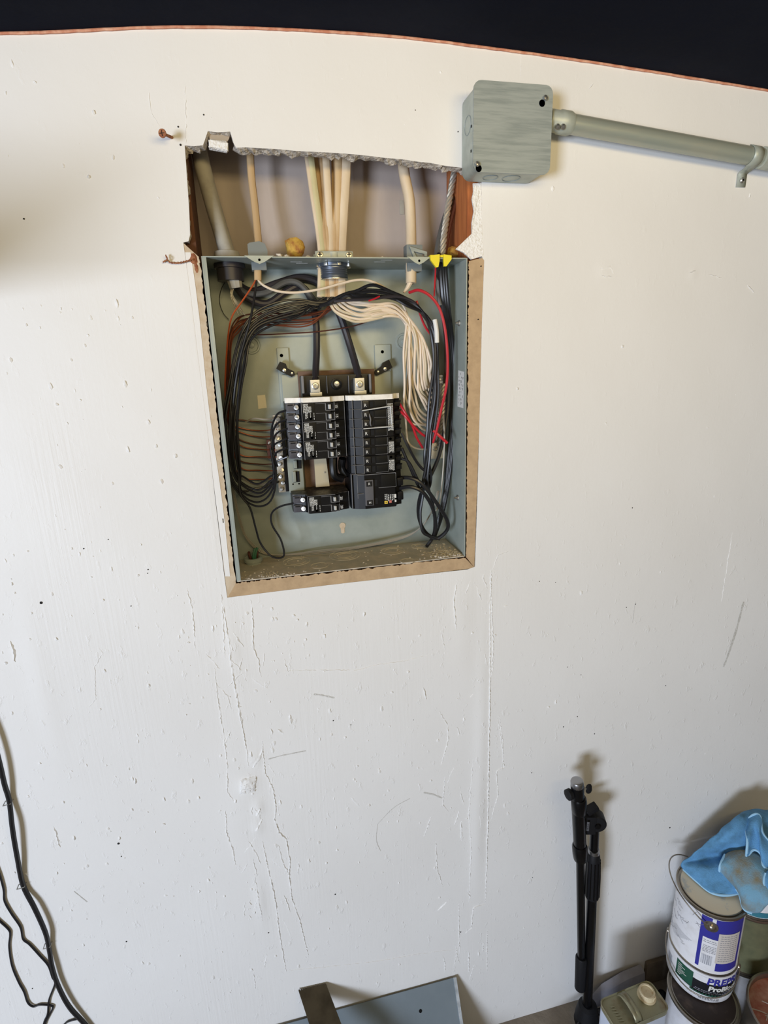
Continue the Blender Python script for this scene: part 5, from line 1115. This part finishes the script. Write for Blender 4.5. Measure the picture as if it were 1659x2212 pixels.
mb = MB(); wrap_text(mb, 'PREPRITE', .0225, CX, CY, rr+.0006, fa+56, Z2+.0620); part('brand_text', mb, 'can_blue', t)
mb = MB(); wrap_text(mb, 'ProBlock', .0165, CX, CY, rr+.0006, fa+46, Z2+.0450); part('product_text', mb, 'print_white', t)
mb = MB(); rn = random.Random(9)
for zz, a0, a1 in ((.0365, -2, 60), (.0325, -4, 55), (.0175, -14, 40), (.0145, 5, 40)):
    a = a0
    while a < a1:
        l = rn.uniform(2, 6); mb.cyl(CX, CY, rr+.0005, Z2+zz-.0007, Z2+zz+.0007, fa+a, fa+min(a+l, a1), 3); a += l+1.2
part('print_lines', mb, 'scribble', t, kind='stuff')
mb = MB()
for k in range(7): mb.cyl(CX, CY, rr+.0005, Z2+.0625-k*.0042, Z2+.0638-k*.0042, fa-34, fa-34+rn.uniform(6, 18), 4)
part('print_lines', mb, 'print_white', g_, kind='stuff')
mb = MB()
for k in range(8): mb.cyl(CX, CY, rr+.0005, Z2+.030, Z2+.055, fa-62+k*1.6, fa-61+k*1.6, 1)
part('barcode', mb, 'scribble', t, kind='stuff')
mb = MB(); pts = []
for k in range(25):
    a = -88+176*k/24; s = math.sin(math.pi*k/24); pts.append((CX+(rr+.003+.006*s)*math.cos(R_(fa+a)), CY+(rr+.003+.006*s)*math.sin(R_(fa+a)), Z2+.070-.040*s))
mb.tube(pts, .0012, 8, 0); part('bail_handle', mb, 'can_metal', t, 'thin wire handle hanging in front')
for a in (-90, 90):
    mb = MB(); q = Vector((CX+rr*math.cos(R_(fa+a)), CY+rr*math.sin(R_(fa+a)), Z2+.070)); mb.lathe([(.006, -.001), (.006, .002), (.003, .004), (0, .0042)], q, (math.cos(R_(fa+a)), math.sin(R_(fa+a)), 0), 12); part('handle_ear', mb, 'can_metal', t)
# top can
t, fa = can('white and blue labelled paint can on top of the stack, under the towel', CX, CY, Z1, .148, .0630, 'can_white', 'can_lid')
r = .063*.955+.0005; H = .148
def patch(nm, a0, a1, z0, z1, m, dr=0.0, lbl=None, parent=None):
    mb = MB(); mb.cyl(CX, CY, r+dr, Z1+z0*H, Z1+z1*H, fa+a0, fa+a1, max(3, int(abs(a1-a0)/4))); return part(nm, mb, m, parent or t, lbl)
blue = patch('blue_block', -8, 70, .08, .93, 'can_blue', 0, 'deep blue label field')
patch('white_stripe', 9, 15, .78, .93, 'can_white', .0003)
patch('white_edge', -8, 70, .72, .76, 'can_white', .0003) if False else None
pn = patch('white_panel', -2, 24, .06, .60, 'can_white', .0004, 'white panel with barcode')
patch('beige_panel', 22, 62, .22, .72, 'can_beige', .0005, 'beige paper panel')
mb = MB()
for k in range(12):
    a = 0+k*1.5; mb.cyl(CX, CY, r+.0008, Z1+H*.16, Z1+H*.32, fa+a, fa+a+rn.choice((.5, .8, 1.1)), 1)
part('barcode', mb, 'scribble', pn, kind='stuff')
mb = MB()
for zz in (.56, .53, .47, .445, .42, .395, .37):
    a = 0
    while a < 20:
        l = rn.uniform(2, 5); mb.cyl(CX, CY, r+.0008, Z1+H*zz-.0006, Z1+H*zz+.0006, fa+a, fa+min(a+l, 21), 2); a += l+1
for zz in np.arange(.26, .70, .035):
    a = 26
    while a < 58:
        l = rn.uniform(2, 6); mb.cyl(CX, CY, r+.0008, Z1+H*zz-.0005, Z1+H*zz+.0005, fa+a, fa+min(a+l, 58), 2); a += l+1.2
part('print_lines', mb, 'scribble', t, kind='stuff')
mb = MB()
for k in range(26):
    a = rn.uniform(-80, -14); z = rn.uniform(.12, .88); dz = rn.uniform(-.08, .08); l = rn.uniform(4, 14)
    pts = [(CX+(r+.0004)*math.cos(R_(fa+a+l*q/4)), CY+(r+.0004)*math.sin(R_(fa+a+l*q/4)), Z1+H*(z+dz*q/4)+.001*math.sin(q*2)) for q in range(5)]; mb.tube(pts, .0003, 4, 0)
for k in range(9): mb.cyl(CX, CY, r+.0005, Z1+H*(.22+k*.022), Z1+H*(.224+k*.022), fa-78+k*3, fa-50+k*4, 6)
part('scribbles', mb, 'scribble', t, kind='stuff')
# seam at right and the ear with the bail swung round to the left
ea = fa+8; ez = Z1+H*.80; e0 = Vector((CX+r*math.cos(R_(ea)), CY+r*math.sin(R_(ea)), ez)); ed = Vector((math.cos(R_(ea)), math.sin(R_(ea)), 0))
mb = MB(); mb.lathe([(.0125, -.001), (.0120, .0008), (.0085, .0012), (.0065, .0045), (.004, .0062), (0, .0066)], e0, ed, 20); part('handle_ear', mb, 'can_metal', t, 'round steel handle ear')
mb = MB(); pts = []
for k in range(31):
    q = k/30; a = ea-180*q; s = math.sin(math.pi*q); pts.append((CX+(r+.005+.012*s)*math.cos(R_(a)), CY+(r+.005+.012*s)*math.sin(R_(a)), ez+.050*s))
mb.tube(pts, .0012, 8, 0); part('bail_handle', mb, 'can_metal', t, 'thin wire handle swung to the left')
# right hand stack: white, olive, white-teal
QX, QY = .7915, -.0765
t, f2 = can('plain white can under the olive can at the right edge', QX, QY, 0, .1496, .0615, 'can_white', 'can_lid')
t, f2 = can('olive green can with a small blue label at the right edge', QX, QY, .150, .1496, .0615, 'can_olive', 'can_lid'); r2 = .0615*.955+.0005
mb = MB(); mb.cyl(QX, QY, r2, .232, .252, f2-34, f2+2, 8); lb = part('blue_label', mb, 'can_blue', t, 'small blue label')
mb = MB(); 
for zz in (.246, .239):
    a = -30
    while a < -3:
        l = rn.uniform(3, 6); mb.cyl(QX, QY, r2+.0004, zz-.0012, zz+.0012, f2+a, f2+min(a+l, -2), 2); a += l+1.5
part('print_lines', mb, 'print_white', lb, kind='stuff')
mb = MB(); mb.cyl(QX, QY, r2, .205, .212, f2-32, f2-12, 6); part('dark_label', mb, 'can_black', t)
t, f2 = can('white can with a teal band, uppermost at the right edge', QX, QY, .300, .110, .0610, 'can_white', 'can_lid'); r2 = .0610*.955+.0005
mb = MB(); mb.cyl(QX, QY, r2, .304, .318, f2-95, f2+95, 40); part('teal_band', mb, 'can_teal', t)
mb = MB()
for zz in (.326, .334, .342): mb.cyl(QX, QY, r2, zz, zz+.0012, f2-80, f2+20, 16)
part('print_lines', mb, 'scribble', t, kind='stuff')
# big open can with rust red paint, bottom right
KX, KY, KR = .756, -.236, .080
t = thing('paint_can', 'large open can of rust red paint in the bottom right corner', 'paint can', (KX, KY, 0))
mb = MB(); mb.lathe([(KR*.95, 0), (KR*.97, .004), (KR*.97, .192), (KR, .194), (KR, .199), (KR*.97, .2), (KR*.945, .199), (KR*.94, .185)], (KX, KY, 0), (0, 0, 1), 56); part('body', mb, 'can_metal', t)
mb = MB(); mb.lathe([(KR*.94, .188), (KR*.6, .1865), (0, .187)], (KX, KY, 0), (0, 0, 1), 48); pnt = part('paint_surface', mb, 'rust_paint', t, 'skinned rust red paint')
mb = MB()
for k in range(12):
    a = R_(rn.uniform(60, 170)); rd = rn.uniform(.02, .06); c = Vector((KX+rd*math.cos(a), KY+rd*math.sin(a), .188)); d = Vector((rn.uniform(-1, 1), rn.uniform(-1, 1), 0)).normalized()*.012
    mb.tube([c-d, c+Vector((0, 0, .001)), c+d], .0009, 5, 4)
part('paint_strands', mb, 'can_beige', pnt, kind='stuff')
# low black lump filling the dark area between the cans
t = thing('dark_mass', 'black lumpy bag on the floor between the cans', 'mass', (.620, -.268, 0))
mb = MB(); mb.blob((.620, -.268, .05), .05, 3, .05, (.9, .75, 1.0))
for i, v in enumerate(mb.v): mb.v[i] = (v[0], v[1], max(v[2], .0005))
part('mass_body', mb, 'can_black', t)

# ================================================================== SOLVENT TIN
TZ = .20
cr = [atz(*p, TZ) for p in ((1289, 2166), (1399, 2112), (1452, 2183), (1339, 2222))]
cen = (cr[0]+cr[1]+cr[2]+cr[3])/4; ux = ((cr[1]-cr[0])+(cr[2]-cr[3])).normalized(); uy = Vector((-ux.y, ux.x, 0)); hw = ((cr[1]-cr[0]).length+(cr[2]-cr[3]).length)/4; hd_ = ((cr[0]-cr[3]).dot(uy)+(cr[1]-cr[2]).dot(uy))/4
t = thing('solvent_tin', 'rectangular olive metal solvent tin with a cream screw cap', 'solvent tin', (cen.x, cen.y, 0))
pl = rrect(-hw, hw, -hd_, hd_, .012)
mb = MB(); mb.prism(pl, (cen.x, cen.y, 0.0005), ux, uy, (0, 0, TZ-.0045)); part('body', mb, 'tin_label', t, 'pale blue label paper', ang=30)
mb = MB(); n = len(pl); prof = [(1.0, TZ-.012), (1.015, TZ-.004), (1.02, TZ-.001), (1.0, TZ), (.97, TZ-.001), (.95, TZ-.0035)]; vs = []
for k, z in prof: vs += [Vector((cen.x, cen.y, z))+ux*(p[0]*k)+uy*(p[1]*k) for p in pl]
fs = [(i*n+j, i*n+(j+1) % n, (i+1)*n+(j+1) % n, (i+1)*n+j) for i in range(len(prof)-1) for j in range(n)]+[tuple((len(prof)-1)*n+j for j in range(n))]
mb.add(vs, fs); tp = part('top', mb, 'tin', t, 'grimy olive metal top')
cpn = atz(1397, 2148, TZ); cpn = Vector((cpn.x, cpn.y, TZ-.0034))
mb = MB(); mb.lathe([(.0172, 0), (.0172, .002), (.0150, .003), (.0146, .0115), (.0138, .0130), (.0112, .0130), (.0104, .0108), (0, .0104)], cpn, (0, 0, 1), 28); cpp = part('screw_cap', mb, 'cap_cream', t, 'cream plastic screw cap')
mb = MB()
for k in range(28):
    a = k*2*math.pi/28; mb.tube([cpn+Vector((math.cos(a)*.0150, math.sin(a)*.0150, .005)), cpn+Vector((math.cos(a)*.0150, math.sin(a)*.0147, .0112))], .0006, 4, 0)
part('cap_ribs', mb, 'cap_cream', cpp)
ha, hb = atz(1340, 2146, TZ), atz(1381, 2206, TZ); hm = (ha+hb)/2; ux2 = Vector((1, 0, 0)); vs = []
dh = (hb-ha).normalized(); sd = Vector((-dh.y, dh.x, 0)); pr = [(0, -.002), (.06, .004), (.2, .009), (.5, .011), (.8, .009), (.94, .004), (1, -.002)]
for q, z in pr:
    for w_ in (-.0085, -.004, 0, .004, .0085): vs.append(ha.lerp(hb, q)+sd*w_+Vector((0, 0, z+(.0016 if abs(w_) == .004 else 0))))
mb = MB().add(vs, [(i*5+j, i*5+j+1, (i+1)*5+j+1, (i+1)*5+j) for i in range(len(pr)-1) for j in range(4)]); hn = part('strap_handle', mb, 'tin', t, 'ribbed metal strap handle')
md = hn.modifiers.new('solid', 'SOLIDIFY'); md.thickness = .0012; md.offset = 0
mb = MB()
for k in range(7):
    a = atz(1318+k*4, 2176+k*6, TZ-.003); b = a+(ux*.45-uy*.1)*.018; mb.tube([a+Vector((0, 0, .0003)), b+Vector((0, 0, .0003))], .0010, 6, 0)
part('embossed_lines', mb, 'tin', tp)

# ================================================================== GREY VINYL STRIP AT THE FOOT OF THE WALL
vs = []; path = [(1276, 2152, -.030, .012), (1300, 2125, -.020, .030), (1345, 2098, -.010, .042), (1383, 2083, -.006, .050)]
mb = MB(); top = [at(a, b, y) for a, b, y, w in path]
for p, (a, b, y, w) in zip(top, path): vs += [p, p+Vector((.004, -.012, -.010)), p+Vector((.006, -.016, -w)), p+Vector((.006, .002, -w))]
n = len(path); fs = [(i*4+j, i*4+(j+1) % 4, (i+1)*4+(j+1) % 4, (i+1)*4+j) for i in range(n-1) for j in range(4)]+[(0, 1, 2, 3), tuple(4*(n-1)+j for j in (3, 2, 1, 0))]
mb.add(vs, fs); g = single('vinyl_strip', mb, 'grey_vinyl', 'curled grey vinyl baseboard strip peeling behind the solvent tin', 'baseboard strip')
mb = MB(); mb.bb(.625, 1.6, -.010, -.0012, .0005, .064, .002); struct('baseboard_back', mb, 'base_brown')

# ================================================================== PANEL COVER AND SCRAPER AT THE BOTTOM
TL, TR = at(560, 2206, -.004), at(985, 2110, -.004)
xr, xl = TR.x, -.205; zt = TR.z

t = thing('panel_cover', 'grey metal panel cover leaning on the wall at the bottom', 'panel cover', ((xl+xr)/2, -.07, 0))
lean = Vector((0, -.105, -zt+.001)); ln_ = lean.normalized(); nr = Vector((0, ln_.z, -ln_.y))
if nr.y > 0: nr = -nr
def slab(mb, u0, u1, v0, v1, t0, t1):
    P = [Vector((u, -.004, zt))+lean*v for v in (v0, v1) for u in (u0, u1)]
    vs = [p+nr*t0 for p in P]+[p+nr*t1 for p in P]
    return mb.add(vs, [(0, 1, 3, 2), (4, 6, 7, 5), (0, 4, 5, 1), (2, 3, 7, 6), (0, 2, 6, 4), (1, 5, 7, 3)])
mb = MB(); slab(mb, xl, xr-.006, 0, 1, 0, .0016); fc = part('face', mb, 'cover_grey', t)
mb = MB(); slab(mb, xr-.0062, xr, 0, 1, -.0002, .0030); part('flange', mb, 'cover_edge', t, 'scuffed pale side flange')
mb = MB(); p = Vector((at(910, 2147, -.03).x-.001, -.004, zt))+lean*.19+nr*.0018; mb.lathe([(0, 0), (.0034, 0)], p, nr, 12); part('screw_hole', mb, 'hole', fc)
mb = MB(); p = Vector((xr-.032, -.004, zt))+lean*.62+nr*.0017; mb.lathe([(.011, 0), (.010, .0008), (0, .0012)], p, nr, 16); part('stain', mb, 'steel_dull', fc)
# serrated scraper blade
a = at(645, 2141, -.005); b = at(705, 2127, -.005); ex = (b-a); w = ex.length; ex.normalize()
dn = (at(702, 2212, -.050)-at(675, 2134, -.005)).normalized()
t = thing('saw_blade', 'dark steel blade with a toothed end propped before the panel cover', 'blade', at(690, 2212, -.05))
pl = [(0, 0)]
nt_ = 13
for k in range(nt_): pl += [((k+.15)*w/nt_, .0022), ((k+.85)*w/nt_, .0022), ((k+1)*w/nt_, 0)]
Lb = .15; pl += [(w+.004, -Lb), (-.002, -Lb)]
mb = MB(); nb = ex.cross(dn).normalized(); mb.prism(pl, a, ex, -dn, nb*.0016); part('blade', mb, 'blade', t, smooth=False)
hb0 = a+dn*Lb+ex*(w/2)
mb = MB(); hl_ = max(.03, (hb0.z-.020)/-dn.z); mb.tube([hb0-dn*.012, hb0+dn*.02, hb0+dn*hl_*.6, hb0+dn*hl_], [.011, .015, .014, .016], 12, 4); part('handle', mb, 'stand_rubber', t)

# ================================================================== BLUE TOWEL
def patch_surf(net, nu=10, nv=10):
    """Catmull-Rom surface through a control net of world points"""
    rows = [catmull(r, nu) for r in net]; m = len(rows[0])
    cols = [catmull([rows[i][j] for i in range(len(rows))], nv) for j in range(m)]
    k = len(cols[0]); vs = [cols[j][i] for i in range(k) for j in range(m)]
    fs = [(i*m+j, i*m+j+1, (i+1)*m+j+1, (i+1)*m+j) for i in range(k-1) for j in range(m-1)]
    edge = [cols[j][-1] for j in range(m)]; e0 = [cols[j][0] for j in range(m)]
    return vs, fs, e0, edge, [cols[0][i] for i in range(k)], [cols[-1][i] for i in range(k)]
tw = thing('towel', 'crumpled blue microfibre towel draped over the paint cans', 'towel', (.71, -.10, .40))
def net(rows): return [[atz(a, b, z) for a, b, z in r] for r in rows]
def cloth(nm, rows, m, hems, lbl=None):
    vs, fs, e0, e1, s0, s1 = patch_surf(net(rows))
    vs = [v+Vector((math.sin(v.x*210+v.z*130), math.sin(v.z*190+v.x*70), math.cos(v.x*160-v.z*90)))*.0009 for v in vs]
    o = part(nm, MB().add(vs, fs), m, tw, lbl, ang=80)
    md = o.modifiers.new('solid', 'SOLIDIFY'); md.thickness = .0026; md.offset = 0
    for k in hems:
        mb = MB(); mb.tube({'e0': e0, 'e1': e1, 's0': s0, 's1': s1}[k], .0023, 7, 0); part('hem', mb, 'hem', o, 'pale blue stitched hem')
    return o
# main drape: crest at top, sloping down-left to a point over the lid, front edge resting on the lid
cloth('main_fold', [
    [(1560, 1802, .440), (1588, 1774, .460), (1610, 1754, .475), (1640, 1749, .475), (1695, 1752, .470)],
    [(1535, 1815, .445), (1568, 1784, .475), (1600, 1763, .495), (1632, 1762, .490), (1695, 1770, .480)],
    [(1506, 1838, .425), (1540, 1822, .445), (1580, 1802, .478), (1618, 1800, .475), (1695, 1812, .460)],
    [(1478, 1860, .402), (1520, 1854, .408), (1560, 1846, .418), (1606, 1842, .440), (1695, 1850, .440)],
    [(1470, 1868, .392), (1512, 1878, .406), (1556, 1876, .414), (1600, 1880, .420), (1695, 1890, .430)],
    [(1476, 1878, .3845), (1506, 1905, .3845), (1536, 1928, .3835), (1570, 1934, .385), (1612, 1926, .388)]], 'towel', ['e1'])
# upright ruffle at the right
cloth('ruffle_fold', [
    [(1606, 1778, .480), (1628, 1760, .500), (1642, 1764, .500), (1648, 1800, .485), (1676, 1832, .475)],
    [(1614, 1812, .478), (1630, 1778, .496), (1640, 1794, .492), (1645, 1828, .478), (1676, 1852, .465)],
    [(1612, 1852, .452), (1628, 1836, .462), (1644, 1846, .460), (1650, 1872, .452), (1676, 1884, .448)]], 'towel', ['e0', 'e1', 's0'])
# low front loop hanging between the stacks, dirty underside showing
cloth('front_loop', [
    [(1566, 1846, .432), (1600, 1836, .450), (1632, 1844, .455), (1672, 1866, .450)],
    [(1556, 1868, .425), (1590, 1858, .445), (1630, 1878, .450), (1672, 1902, .442)],
    [(1554, 1884, .408), (1586, 1890, .428), (1622, 1918, .430), (1666, 1940, .425)],
    [(1557, 1892, .396), (1584, 1908, .410), (1610, 1946, .405), (1647, 1966, .400)],
    [(1566, 1900, .392), (1594, 1926, .395), (1606, 1962, .385), (1624, 1973, .382)]], 'towel_dirty', ['e1', 's0'])
cloth('side_fold', [
    [(1654, 1886, .452), (1668, 1872, .458), (1698, 1880, .458)],
    [(1650, 1908, .440), (1664, 1900, .448), (1698, 1908, .446)],
    [(1656, 1948, .415), (1668, 1946, .420), (1698, 1950, .420)]], 'towel', ['s0'])
